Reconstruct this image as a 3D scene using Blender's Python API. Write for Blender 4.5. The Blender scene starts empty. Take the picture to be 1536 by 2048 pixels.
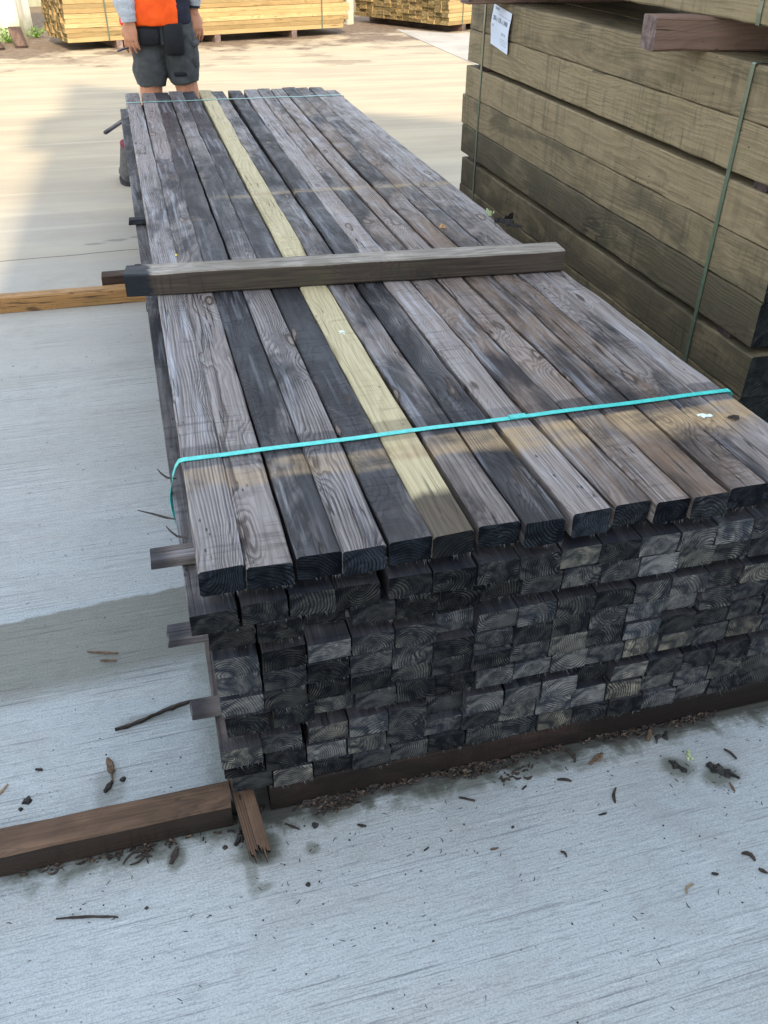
import bpy, math, random
from mathutils import Vector, Matrix, noise
SC = bpy.context.scene
COL = SC.collection
R = math.radians

# ------------------------------------------------------------------ node helpers
class NT:
    def __init__(s, name):
        s.m = bpy.data.materials.new(name); s.m.use_nodes = True
        s.t = s.m.node_tree; s.t.nodes.clear()
        s.out = s.t.nodes.new('ShaderNodeOutputMaterial')
        s.b = s.t.nodes.new('ShaderNodeBsdfPrincipled')
        s.t.links.new(s.b.outputs[0], s.out.inputs[0])
    def put(s, sock, v):
        if isinstance(v, bpy.types.NodeSocket): s.t.links.new(v, sock)
        elif v is not None:
            if sock.type == 'RGBA' and not hasattr(v, '__len__'): v = (v, v, v, 1)
            if sock.type == 'RGBA' and len(v) == 3: v = (*v, 1)
            if sock.type == 'VECTOR' and not hasattr(v, '__len__'): v = (v, v, v)
            sock.default_value = v
    def m_(s, op, a, b=None, c=None, clamp=False):
        n = s.t.nodes.new('ShaderNodeMath'); n.operation = op; n.use_clamp = clamp
        s.put(n.inputs[0], a); s.put(n.inputs[1], b); s.put(n.inputs[2], c); return n.outputs[0]
    def add(s, a, b): return s.m_('ADD', a, b)
    def sub(s, a, b): return s.m_('SUBTRACT', a, b)
    def mul(s, a, b, clamp=False): return s.m_('MULTIPLY', a, b, None, clamp)
    def v_(s, op, a, b=None):
        n = s.t.nodes.new('ShaderNodeVectorMath'); n.operation = op
        s.put(n.inputs[0], a)
        if b is not None: s.put(n.inputs[1], b)
        return n.outputs['Value'] if op in ('LENGTH', 'DISTANCE', 'DOT_PRODUCT') else n.outputs[0]
    def xyz(s, v):
        n = s.t.nodes.new('ShaderNodeSeparateXYZ'); s.put(n.inputs[0], v); return n.outputs
    def comb(s, x, y, z):
        n = s.t.nodes.new('ShaderNodeCombineXYZ')
        for i, q in enumerate((x, y, z)): s.put(n.inputs[i], q)
        return n.outputs[0]
    def noise(s, vec, sc=1.0, det=2.0, rough=.5, dist=0.0):
        n = s.t.nodes.new('ShaderNodeTexNoise'); s.put(n.inputs['Vector'], vec)
        n.inputs['Scale'].default_value = sc; n.inputs['Detail'].default_value = det
        n.inputs['Roughness'].default_value = rough; n.inputs['Distortion'].default_value = dist
        return n.outputs[0], n.outputs[1]
    def vor(s, vec, sc=1.0, rnd=1.0, feat='F1'):
        n = s.t.nodes.new('ShaderNodeTexVoronoi'); n.feature = feat; s.put(n.inputs['Vector'], vec)
        n.inputs['Scale'].default_value = sc; n.inputs['Randomness'].default_value = rnd
        return n.outputs[0], n.outputs[1]
    def rng(s, v, a, b, c=0.0, d=1.0, smooth=True):
        n = s.t.nodes.new('ShaderNodeMapRange'); n.interpolation_type = 'SMOOTHSTEP' if smooth else 'LINEAR'
        s.put(n.inputs[0], v)
        for i, q in enumerate((a, b, c, d)): s.put(n.inputs[i + 1], q)
        return n.outputs[0]
    def mix(s, f, a, b, mode='MIX'):
        n = s.t.nodes.new('ShaderNodeMix'); n.data_type = 'RGBA'; n.blend_type = mode
        s.put(n.inputs[0], f); s.put(n.inputs[6], a); s.put(n.inputs[7], b); return n.outputs[2]
    def coord(s, k='Object'):
        if not hasattr(s, 'tc'): s.tc = s.t.nodes.new('ShaderNodeTexCoord')
        return s.tc.outputs[k]
    def pos(s):
        n = s.t.nodes.new('ShaderNodeNewGeometry'); return n.outputs['Position']
    def objcol(s):
        o = s.t.nodes.new('ShaderNodeObjectInfo')
        n = s.t.nodes.new('ShaderNodeSeparateColor'); s.put(n.inputs[0], o.outputs['Color'])
        return n.outputs[0], n.outputs[1], n.outputs[2], o.outputs['Alpha']
    def bump(s, h, dist=.001, st=1.0, nrm=None):
        n = s.t.nodes.new('ShaderNodeBump'); s.put(n.inputs['Height'], h)
        n.inputs['Distance'].default_value = dist; n.inputs['Strength'].default_value = st
        if nrm is not None: s.put(n.inputs['Normal'], nrm)
        return n.outputs[0]
    def done(s, col, rough=.7, nrm=None, spec=.35):
        s.put(s.b.inputs['Base Color'], col); s.put(s.b.inputs['Roughness'], rough)
        s.put(s.b.inputs['Specular IOR Level'], spec)
        if nrm is not None: s.put(s.b.inputs['Normal'], nrm)
        return s.m

def wood(name, light, dark, char, brown, end_l, end_d, ring=.0048, knots=.5, blot=1.0, silver=0.0,
         deck=False, saw=0.0, rough=.62, bumpd=.0012, green=0.0, kscale=1.0, contrast=.62, warp=.085, topf=None, endstain=False, spec=.22, endwet=0.0, checks=1.0):
    """Solid-texture timber: annual rings round a wandering pith, knots, fibre, blotches.  Long axis = local Y.
       object colour = (seed, tone, warmth, end-grain tone)"""
    s = NT(name)
    seed, tone, warm, endt = s.objcol()
    co = s.coord('Object')
    S = s.comb(s.mul(seed, 37.7), s.mul(seed, 91.3), s.mul(seed, 53.1))
    c1 = s.v_('ADD', co, S)
    x, y, z = s.xyz(co)
    w1 = s.v_('SUBTRACT', s.noise(s.v_('MULTIPLY', c1, (5, 1.1, 5)), 1, 2)[1], (.5, .5, .5))
    w2 = s.v_('SUBTRACT', s.noise(s.v_('MULTIPLY', c1, (28, 5, 28)), 1, 2)[1], (.5, .5, .5))
    wx, wy, wz = s.xyz(s.v_('ADD', s.v_('MULTIPLY', w1, (warp, warp, warp)), s.v_('MULTIPLY', w2, (.006, .006, .006))))
    h1 = s.m_('FRACT', s.mul(seed, 17.31)); h2 = s.m_('FRACT', s.mul(seed, 61.77))
    px = s.mul(s.sub(h1, .5), .13); pz = s.sub(s.mul(h2, .11), .055)
    dx = s.sub(s.add(x, wx), px); dz = s.sub(s.add(z, wz), pz)
    r = s.m_('SQRT', s.add(s.mul(dx, dx), s.mul(dz, dz)))
    # knots
    kv = s.v_('ADD', s.v_('MULTIPLY', c1, (9 * kscale, 3.4 * kscale, 5 * kscale)), s.v_('MULTIPLY', w2, (.5, .5, .5)))
    kd, kc = s.vor(kv, 1.0, .95)
    kcr = s.xyz(kc)[0]
    gate = s.m_('GREATER_THAN', kcr, 1.0 - knots)
    infl = s.mul(s.rng(kd, .62, .04, 0, 1), gate)
    r = s.add(r, s.mul(infl, .030))
    ph = s.m_('DIVIDE', r, ring)
    ph = s.add(ph, s.mul(s.noise(s.v_('MULTIPLY', c1, (40, 3, 40)), 1, 2)[0], .9))
    fr = s.m_('FRACT', ph)
    late = s.mul(s.rng(fr, .25, .82), s.rng(fr, .99, .90))
    rv = s.noise(s.comb(s.mul(ph, .35), seed, s.mul(ph, .11)), 1, 1)[0]        # ring-to-ring change
    late = s.mul(late, s.rng(rv, .32, .62, .35, 1))
    core = s.mul(s.rng(kd, .145, .115), gate)
    rim = s.mul(s.mul(s.rng(kd, .20, .15), s.rng(kd, .10, .13)), gate)
    fib = s.noise(s.v_('MULTIPLY', c1, (420, 9, 420)), 1, 3, .6)[0]
    fib2 = s.noise(s.v_('MULTIPLY', c1, (130, 3.5, 130)), 1, 3, .6)[0]
    big = s.noise(s.v_('MULTIPLY', c1, (6, 1.6, 6)), 1, 5, .62, .6)[0]
    big2 = s.noise(s.v_('MULTIPLY', c1, (11, 4.5, 11)), 1, 5, .65, 1.2)[0]
    # face colour
    cv = s.rng(s.m_('FRACT', s.mul(seed, 43.7)), 0, 1, .45, 1.12, False)
    f = s.add(s.mul(late, s.mul(cv, contrast)), s.mul(s.rng(fib2, .35, .68), .36))
    col = s.mix(s.m_('MINIMUM', f, 1.0), light, dark)
    col = s.mix(s.mul(warm, s.rng(big2, .35, .6, .45, 1)), col, brown)
    thr = s.rng(tone, 0, 1, .30, .66, False)
    bsrc = s.add(s.mul(big, .75), s.mul(big2, .25))
    if deck and silver:
        WP = s.xyz(s.pos()); dk = s.mul(s.rng(WP[1], 1.15, 1.5), s.rng(WP[1], 3.4, 2.2)); dk = s.mul(dk, s.rng(WP[0], 1.0, .35)); bsrc = s.add(bsrc, s.mul(dk, .075))
    bl = s.rng(s.sub(bsrc, thr), -.05, .11)
    col = s.mix(s.mul(bl, .86 * blot), col, char)
    if silver:
        sv = s.noise(s.v_('MULTIPLY', c1, (60, 2.6, 60)), 1, 3, .6)[0]
        svm = s.noise(s.v_('MULTIPLY', c1, (9, 2.2, 9)), 1, 3)[0]
        col = s.mix(s.mul(s.mul(s.rng(sv, .48, .66), s.rng(svm, .44, .62)), silver), col, (.40, .42, .46))
    if green:
        col = s.mix(s.mul(s.rng(big2, .5, .68), green), col, (.10, .13, .045))
    # cross-grain scuffs and saw marks
    sc = s.noise(s.v_('MULTIPLY', c1, (10, 90, 10)), 1, 3, .6)[0]
    scm = s.noise(s.v_('MULTIPLY', c1, (7, 3, 7)), 1, 2)[0]
    scuff = s.mul(s.rng(sc, .50, .66), s.rng(scm, .48, .62))
    col = s.mix(s.mul(scuff, .38), col, char)
    if saw:
        sw = s.noise(s.comb(s.mul(x, 2), s.mul(y, 260), s.mul(z, 7)), 1, 2, .6)[0]
        col = s.mix(s.mul(s.rng(sw, .5, .75), saw), col, char)
        st = s.noise(s.comb(s.mul(x, 2), s.mul(s.add(y, s.mul(seed, 9)), 34), s.mul(z, 2.2)), 1, 3, .55)[0]
        stm = s.noise(s.v_('MULTIPLY', c1, (2, 2.2, 5)), 1, 2)[0]
        col = s.mix(s.mul(s.mul(s.rng(st, .52, .66), s.rng(stm, .42, .6)), min(1, saw * 1.5)), col, char)
    fl = s.noise(s.v_('MULTIPLY', c1, (300, 4.5, 300)), 1, 3, .6)[0]; flm = s.noise(s.v_('MULTIPLY', c1, (12, 2, 12)), 1, 2)[0]
    col = s.mix(s.mul(s.mul(s.rng(fl, .50, .62), s.rng(flm, .35, .6, .3, 1)), .5), col, s.mix(.5, dark, char))
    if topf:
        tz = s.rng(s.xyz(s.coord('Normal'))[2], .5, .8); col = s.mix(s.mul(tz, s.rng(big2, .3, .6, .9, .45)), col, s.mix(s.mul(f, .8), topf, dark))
    if endwet:
        col = s.mix(s.mul(s.rng(s.add(y, s.mul(s.sub(big2, .5), .05)), .050, .012), endwet), col, char)
    if endstain:
        col = s.mix(s.mul(s.rng(s.add(y, s.mul(s.sub(big2, .5), .10)), .062, .045), .92), col, (.012, .016, .022))
    # knots colour
    kin = s.mix(s.rng(kd, 0, .11), brown, s.mix(.5, brown, light))
    col = s.mix(s.mul(core, .72), col, kin)
    col = s.mix(s.mul(rim, .92), col, s.mix(.25, char, brown))
    pk = s.vor(s.v_('MULTIPLY', c1, (55, 22, 55)), 1, 1)[0]; pkm = s.noise(s.v_('MULTIPLY', c1, (9, 3, 9)), 1, 2)[0]
    col = s.mix(s.mul(s.mul(s.rng(pk, .16, .09), s.rng(pkm, .54, .60)), .8), col, char)
    # drying checks: thin dark lines along the grain
    ck = s.noise(s.v_('MULTIPLY', c1, (70, 1.3, 70)), 1, 2, .4)[0]
    ckm = s.noise(s.v_('MULTIPLY', c1, (14, 1.6, 14)), 1, 2)[0]
    chk = s.mul(s.rng(s.m_('ABSOLUTE', s.sub(ck, .5)), .014, .004), s.rng(ckm, .50, .58))
    chk = s.mul(chk, checks)
    col = s.mix(s.mul(chk, .85), col, s.mix(.6, char, (.01, .01, .01)))
    tonef = s.rng(tone, 0, 1, .66, 1.22, False)
    col = s.v_('MULTIPLY', col, s.comb(tonef, tonef, tonef))
    wet = None
    if deck:
        P = s.pos(); X, Y, Z = s.xyz(P)
        wob = s.mul(s.sub(s.noise(P, 9, 3)[0], .5), .018)
        hh = s.m_('FRACT', s.mul(seed, 29.3))
        edge = s.mul(s.sub(hh, .5), .022)
        Yw = s.add(s.add(Y, wob), edge)
        def band(y0, y1, soft): return s.mul(s.rng(Yw, y0 - soft, y0 + soft), s.rng(Yw, y1 + soft, y1 - soft))
        pn = s.noise(s.comb(s.mul(X, 9), s.mul(Y, 22), 0), 1, 3)[0]
        h3 = s.m_('FRACT', s.mul(seed, 83.9))
        tan = s.mul(s.mul(s.mul(s.rng(Yw, s.rng(X, .45, .8, .225, .165), s.rng(X, .45, .8, .245, .25)), s.rng(Yw, .308, .296)), s.rng(pn, .30, .60, .25, 1)), s.mul(s.rng(h3, .1, .6, .30, .80), s.rng(X, 0, .9, .60, 1.25)))
        col = s.mix(tan, col, s.mix(f, (.40, .29, .165), (.15, .10, .062)))
        drk = s.mul(band(.306, .385, .005), s.rng(h3, .2, .9, .62, .30))
        col = s.mix(drk, col, char)
        tan2 = s.mul(s.mul(band(2.06, 2.105, .012), s.rng(pn, .35, .6, .2, 1)), s.rng(X, .12, .5, 0, .62))
        col = s.mix(tan2, col, (.33, .25, .14))
        tan3 = s.mul(s.mul(band(1.80, 1.86, .02), s.rng(pn, .5, .7, 0, 1)), .3)
        col = s.mix(tan3, col, (.28, .21, .12))
        nr = s.mul(s.rng(s.add(Yw, s.mul(s.sub(big2, .5), .05)), .135, .105), .93 if silver == 0 else .10)
        col = s.mix(nr, col, s.mix(f, (.080, .060, .046), (.026, .021, .018)))
        drk2 = s.mul(band(3.95, 4.3, .05), .35)
        col = s.mix(drk2, col, char)
    # end grain
    n_ = s.xyz(s.coord('Normal'))
    em = s.m_('GREATER_THAN', s.m_('ABSOLUTE', n_[1]), .72)
    ez = s.noise(s.v_('MULTIPLY', c1, (60, 60, 60)), 1, 4, .7)[0]
    eg = s.noise(s.comb(s.mul(x, 25), seed, s.mul(z, 25)), 1, 4, .6, .8)[0]
    sawe = s.noise(s.comb(s.add(s.mul(x, 60), s.mul(z, 30)), s.mul(seed, 50), s.mul(s.sub(z, s.mul(x, .5)), 520)), 1, 2)[0]
    el = s.mul(s.add(s.mul(late, .8), s.mul(s.rng(sawe, .35, .7), .22)), s.rng(ez, .25, .55, .45, 1))
    ec = s.mix(s.rng(eg, .36, .64), end_d, end_l)
    ec = s.v_('MULTIPLY', ec, (1.25, 1.27, 1.3))
    ec = s.mix(s.mul(el, s.m_('MINIMUM', s.mul(cv, .95), .9)), ec, s.v_('MULTIPLY', end_d, (.30, .30, .32)))
    ec = s.mix(s.mul(s.rng(ez, .62, .75), .5), ec, s.v_('MULTIPLY', end_l, (1.6, 1.6, 1.55)))
    rub = s.noise(s.v_('MULTIPLY', c1, (22, 22, 22)), 1, 4, .65)[0]
    ec = s.mix(s.mul(s.mul(s.rng(rub, .54, .68), s.rng(late, .5, .1)), .75), ec, s.v_('MULTIPLY', end_l, (2.0, 2.0, 1.95)))
    er = s.rng(ez, .0, 1, .5, 1.5, False)
    ef = s.mul(endt, er); ec = s.v_('MULTIPLY', ec, s.comb(ef, ef, ef))
    ec = s.mix(s.mul(s.mul(warm, s.rng(endt, .4, 1.0)), .8), ec, s.v_('MULTIPLY', ec, (1.40, 1.26, 1.0)))
    col = s.mix(em, col, ec)
    # relief
    h = s.add(s.mul(s.mul(late, cv), -.55), s.add(s.mul(fib, .35), s.mul(fib2, .55)))
    h = s.sub(h, s.mul(chk, 1.6)); h = s.add(h, s.mul(core, .4)); h = s.sub(h, s.mul(rim, .8))
    h = s.sub(h, s.mul(scuff, .5))
    he = s.add(s.mul(late, -1.0), s.add(s.mul(ez, 1.6), s.mul(sawe, .8)))
    hm = s.add(s.mul(h, s.sub(1, em)), s.mul(he, em))
    rg = s.rng(big2, .3, .7, rough - .10, rough + .16)
    rg = s.mix(em, rg, .92)
    sp = s.sub(spec, s.mul(em, spec * .8))
    return s.done(col, rg, s.bump(hm, bumpd, .75), sp)

def plain(name, c, rough=.6, spec=.4, metal=0, var=.12, sc=30, bump=0):
    s = NT(name); co = s.coord('Object')
    n = s.noise(co, sc, 4, .6)[0]
    f = s.rng(n, .3, .7, 1 - var, 1 + var)
    col = s.v_('MULTIPLY', (c[0], c[1], c[2]), s.comb(f, f, f))
    s.b.inputs['Metallic'].default_value = metal
    return s.done(col, rough, s.bump(n, .002, bump) if bump else None, spec)

WM = wood('weathered timber', (.150, .136, .134), (.060, .053, .053), (.014, .016, .022), (.150, .115, .090),
          (.112, .108, .100), (.024, .027, .032), knots=.5, silver=.4, endwet=.75, spec=.15)
DECK = wood('weathered deck timber', (.262, .241, .232), (.054, .046, .047), (.010, .012, .017), (.195, .125, .078),
            (.028, .033, .041), (.008, .010, .014), knots=.74, silver=.42, deck=True, blot=1.0, ring=.0060, contrast=.64, kscale=1.3, bumpd=.0026, rough=.54, warp=.062)
PALE = wood('pale treated timber', (.42, .365, .225), (.29, .24, .135), (.13, .11, .065), (.26, .18, .09),
            (.020, .020, .018), (.008, .009, .011), knots=.4, blot=.6, deck=True, ring=.006)
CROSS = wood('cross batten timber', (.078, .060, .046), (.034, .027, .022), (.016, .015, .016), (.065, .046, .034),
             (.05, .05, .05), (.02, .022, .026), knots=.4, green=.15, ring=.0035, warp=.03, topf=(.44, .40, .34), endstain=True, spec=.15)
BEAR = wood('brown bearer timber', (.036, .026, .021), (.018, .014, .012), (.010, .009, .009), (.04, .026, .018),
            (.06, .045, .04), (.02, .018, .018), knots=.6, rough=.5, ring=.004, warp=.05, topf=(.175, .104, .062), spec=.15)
BEARW = wood('dark wet bearer timber', (.060, .042, .032), (.032, .023, .019), (.014, .011, .010), (.05, .03, .022),
            (.06, .045, .04), (.02, .018, .018), knots=.4, rough=.6, ring=.004, spec=.12)
ORANGE = wood('orange bearer timber', (.36, .20, .075), (.20, .10, .035), (.05, .032, .02), (.2, .10, .04),
              (.2, .12, .05), (.08, .05, .02), knots=.6, rough=.55, green=.2)
SLEEP = wood('treated sleeper timber', (.270, .210, .120), (.150, .113, .063), (.050, .045, .030), (.160, .115, .066),
             (.035, .038, .036), (.016, .018, .018), knots=.42, saw=.26, ring=.0085, green=.10, blot=.72, kscale=.62, rough=.75,
             bumpd=.0015, contrast=.5, checks=.3)
SPACER = wood('reddish spacer timber', (.215, .135, .095), (.115, .070, .050), (.05, .035, .03), (.14, .09, .07),
              (.15, .11, .10), (.08, .06, .055), knots=.3, rough=.8)
BOARD = wood('yellow treated board', (.47, .335, .165), (.31, .21, .095), (.26, .19, .075), (.34, .19, .06),
             (.22, .155, .07), (.09, .07, .035), knots=.5, blot=.4, rough=.75, ring=.006, bumpd=.001)

# ------------------------------------------------------------------ object helpers
def tag(o, label=None, cat=None, group=None, kind=None):
    if label: o['label'] = label
    if cat: o['category'] = cat
    if group: o['group'] = group
    if kind: o['kind'] = kind
    return o
def mesh(name, vs, fs, mats, mi=None, smooth=False):
    me = bpy.data.meshes.new(name); me.from_pydata([tuple(v) for v in vs], [], fs)
    for m in (mats if isinstance(mats, (list, tuple)) else [mats]): me.materials.append(m)
    if mi: me.polygons.foreach_set('material_index', mi)
    if smooth: me.polygons.foreach_set('use_smooth', [True] * len(me.polygons))
    me.update(); return me
def link(name, me, parent=None, loc=(0, 0, 0), rot=(0, 0, 0), color=None):
    o = bpy.data.objects.new(name, me); COL.objects.link(o)
    if parent: o.parent = parent
    o.location = loc; o.rotation_euler = rot
    if color: o.color = color
    return o
def empty(name, loc=(0, 0, 0), rot=(0, 0, 0)):
    o = bpy.data.objects.new(name, None); COL.objects.link(o); o.location = loc; o.rotation_euler = rot
    o.empty_display_size = .1; return o

FUZZ = plain('pale splinter fibre', (.27, .27, .265), .8)
def timber(name, w, h, L, rng, mat, segs=24, bend=None, ch=.0025, rough=.0010, fuzz=0, wane=.25, splinter=False, zbend=None, cham=None):
    """sawn timber with worn arrises, wane, slightly skewed sawn ends and torn fibres.  x in [-w/2,w/2], y in [0,L], z in [0,h]"""
    vs, fs, mi = [], [], []
    so = rng.uniform(0, 999)
    e0 = (rng.uniform(-.0018, .0018), rng.uniform(-.0025, .0025)); e1 = (rng.uniform(-.002, .002), rng.uniform(-.002, .002))
    ys = [L * i / segs for i in range(segs + 1)]
    ys = [0, .004] + ys[1:-1] + [L - .004, L]
    wn = [(rng.uniform(0, L), rng.uniform(.05, .25), rng.choice((0, 1)), rng.uniform(.003, .008)) for _ in range(rng.randint(0, 3))] if rng.random() < wane * 2 else []
    for iy, y in enumerate(ys):
        b = bend(y) if bend else 0
        zb = zbend(y) if zbend else 0
        end = iy == 0 or iy == len(ys) - 1
        for k, (sx, sz) in enumerate(((-1, -1), (1, -1), (1, 1), (-1, 1))):
            c = ch * (1 + .9 * noise.noise(Vector((so + k * 9, y * 7, 0))))
            if cham: c += cham(y, k)
            if sz > 0:
                for (yw, lw, sd, dp) in wn:
                    if (sx > 0) == bool(sd): c += dp * math.exp(-((y - yw) / lw) ** 2)
            if end: c += .0005
            c = max(c, .0012)
            jx = rough * noise.noise(Vector((so + k * 5, y * 11, 3))) * 1.5
            jz = rough * noise.noise(Vector((so + k * 5, y * 9, 7))) * 1.5
            X = sx * (w / 2 + jx); Z = (h if sz > 0 else 0) + jz
            a = (X - sx * c, Z); d = (X, Z - sz * c)
            pr = (d, a) if (sx * sz) < 0 else (a, d)
            # keep ring order counter-clockwise
            if (sx, sz) == (-1, -1): pr = (d, a)
            elif (sx, sz) == (1, -1): pr = (a, d)
            elif (sx, sz) == (1, 1): pr = (d, a)
            else: pr = (a, d)
            for (px, pz) in pr:
                yy = y
                if iy == 0: yy += e0[0] * px / w * 2 + e0[1] * (pz - h / 2) / h * 2 + rng.uniform(-.0008, .0008)
                if iy >= len(ys) - 1: yy += e1[0] * px / w * 2 + e1[1] * (pz - h / 2) / h * 2
                vs.append((px + b, yy, pz + zb))
    n = len(ys)
    for i in range(n - 1):
        for k in range(8):
            a = i * 8 + k; b2 = i * 8 + (k + 1) % 8
            fs.append((a, b2, b2 + 8, a + 8)); mi.append(0)
    fs.append(tuple(range(7, -1, -1))); mi.append(0)
    fs.append(tuple((n - 1) * 8 + k for k in range(8))); mi.append(0)
    b0 = bend(0) if bend else 0
    for _ in range(fuzz):
        x = (rng.random() ** .5 - .5) * w * .96
        l = rng.uniform(.002, .009) * (1.5 if rng.random() < .1 else 1); dx = rng.uniform(-.3, .6) * l; wd = rng.uniform(.0002, .0005)
        i = len(vs); y = rng.uniform(-.0015, .0006)
        if rng.random() < .25:
            zz = rng.uniform(.002, h * .6); vs += [(w / 2 - .001 + b0, y, zz), (w / 2 - .001 + b0, y, zz + wd), (w / 2 + l * .4 + b0, y - .002, zz - l * .4)]
        else:
            vs += [(x + b0, y, .0012), (x + wd + b0, y, .0012), (x + dx + b0, y - rng.uniform(0, .5) * l, -l)]
        fs.append((i, i + 1, i + 2)); mi.append(1)
    return mesh(name, vs, fs, [mat, FUZZ], mi)

def box_mb(vs, fs, c, s, ax=None):
    i = len(vs); ax = ax or Matrix.Identity(3)
    for dz in (-1, 1):
        for dx, dy in ((-1, -1), (1, -1), (1, 1), (-1, 1)):
            vs.append(Vector(c) + ax @ Vector((dx * s[0] / 2, dy * s[1] / 2, dz * s[2] / 2)))
    fs += [(i + 3, i + 2, i + 1, i), (i + 4, i + 5, i + 6, i + 7), (i, i + 1, i + 5, i + 4), (i + 1, i + 2, i + 6, i + 5),
           (i + 2, i + 3, i + 7, i + 6), (i + 3, i, i + 4, i + 7)]
def loft(secs, n=16, cap=True):
    """secs: (centre, U, V) ; ellipse c+U cos+V sin"""
    vs, fs = [], []
    for c, U, V in secs:
        c, U, V = Vector(c), Vector(U), Vector(V)
        for k in range(n):
            a = 2 * math.pi * k / n
            vs.append(c + U * math.cos(a) + V * math.sin(a))
    for i in range(len(secs) - 1):
        for k in range(n):
            a = i * n + k; b = i * n + (k + 1) % n
            fs.append((a, b, b + n, a + n))
    if cap:
        fs.append(tuple(range(n - 1, -1, -1))); fs.append(tuple((len(secs) - 1) * n + k for k in range(n)))
    return vs, fs
def merge(parts):
    vs, fs = [], []
    for v, f in parts:
        o = len(vs); vs += list(v); fs += [tuple(i + o for i in q) for q in f]
    return vs, fs
def tube(pts, rads, n=8, flat=1.0):
    secs = []
    pts = [Vector(p) for p in pts]
    for i, p in enumerate(pts):
        d = (pts[min(i + 1, len(pts) - 1)] - pts[max(i - 1, 0)]).normalized()
        ref = Vector((0, 0, 1)) if abs(d.z) < .85 else Vector((0, 1, 0))
        u = d.cross(ref).normalized(); v = u.cross(d).normalized()
        r = rads[i] if hasattr(rads, '__len__') else rads
        secs.append((p, u * r, v * r * flat))
    return loft(secs, n)
def ribbon(pts, width_dir, w, t, twist=None):
    """thin solid band along pts"""
    pts = [Vector(p) for p in pts]; vs, fs = [], []
    for i, p in enumerate(pts):
        d = (pts[min(i + 1, len(pts) - 1)] - pts[max(i - 1, 0)]).normalized()
        W = Vector(width_dir).normalized()
        if twist: W = (Matrix.Rotation(twist[i], 3, d) @ W)
        N = d.cross(W).normalized()
        for a, b in ((-1, -1), (1, -1), (1, 1), (-1, 1)): vs.append(p + W * a * w / 2 + N * b * t / 2)
    for i in range(len(pts) - 1):
        for k in range(4):
            a = i * 4 + k; b = i * 4 + (k + 1) % 4; fs.append((a, b, b + 4, a + 4))
    fs += [(3, 2, 1, 0), tuple((len(pts) - 1) * 4 + k for k in range(4))]
    return vs, fs
ORD = ['', 'first', 'second', 'third', 'fourth', 'fifth', 'sixth', 'seventh', 'eighth', 'ninth', 'tenth', 'eleventh',
       'twelfth', 'thirteenth', 'fourteenth', 'fifteenth', 'sixteenth', 'seventeenth', 'eighteenth']

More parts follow.
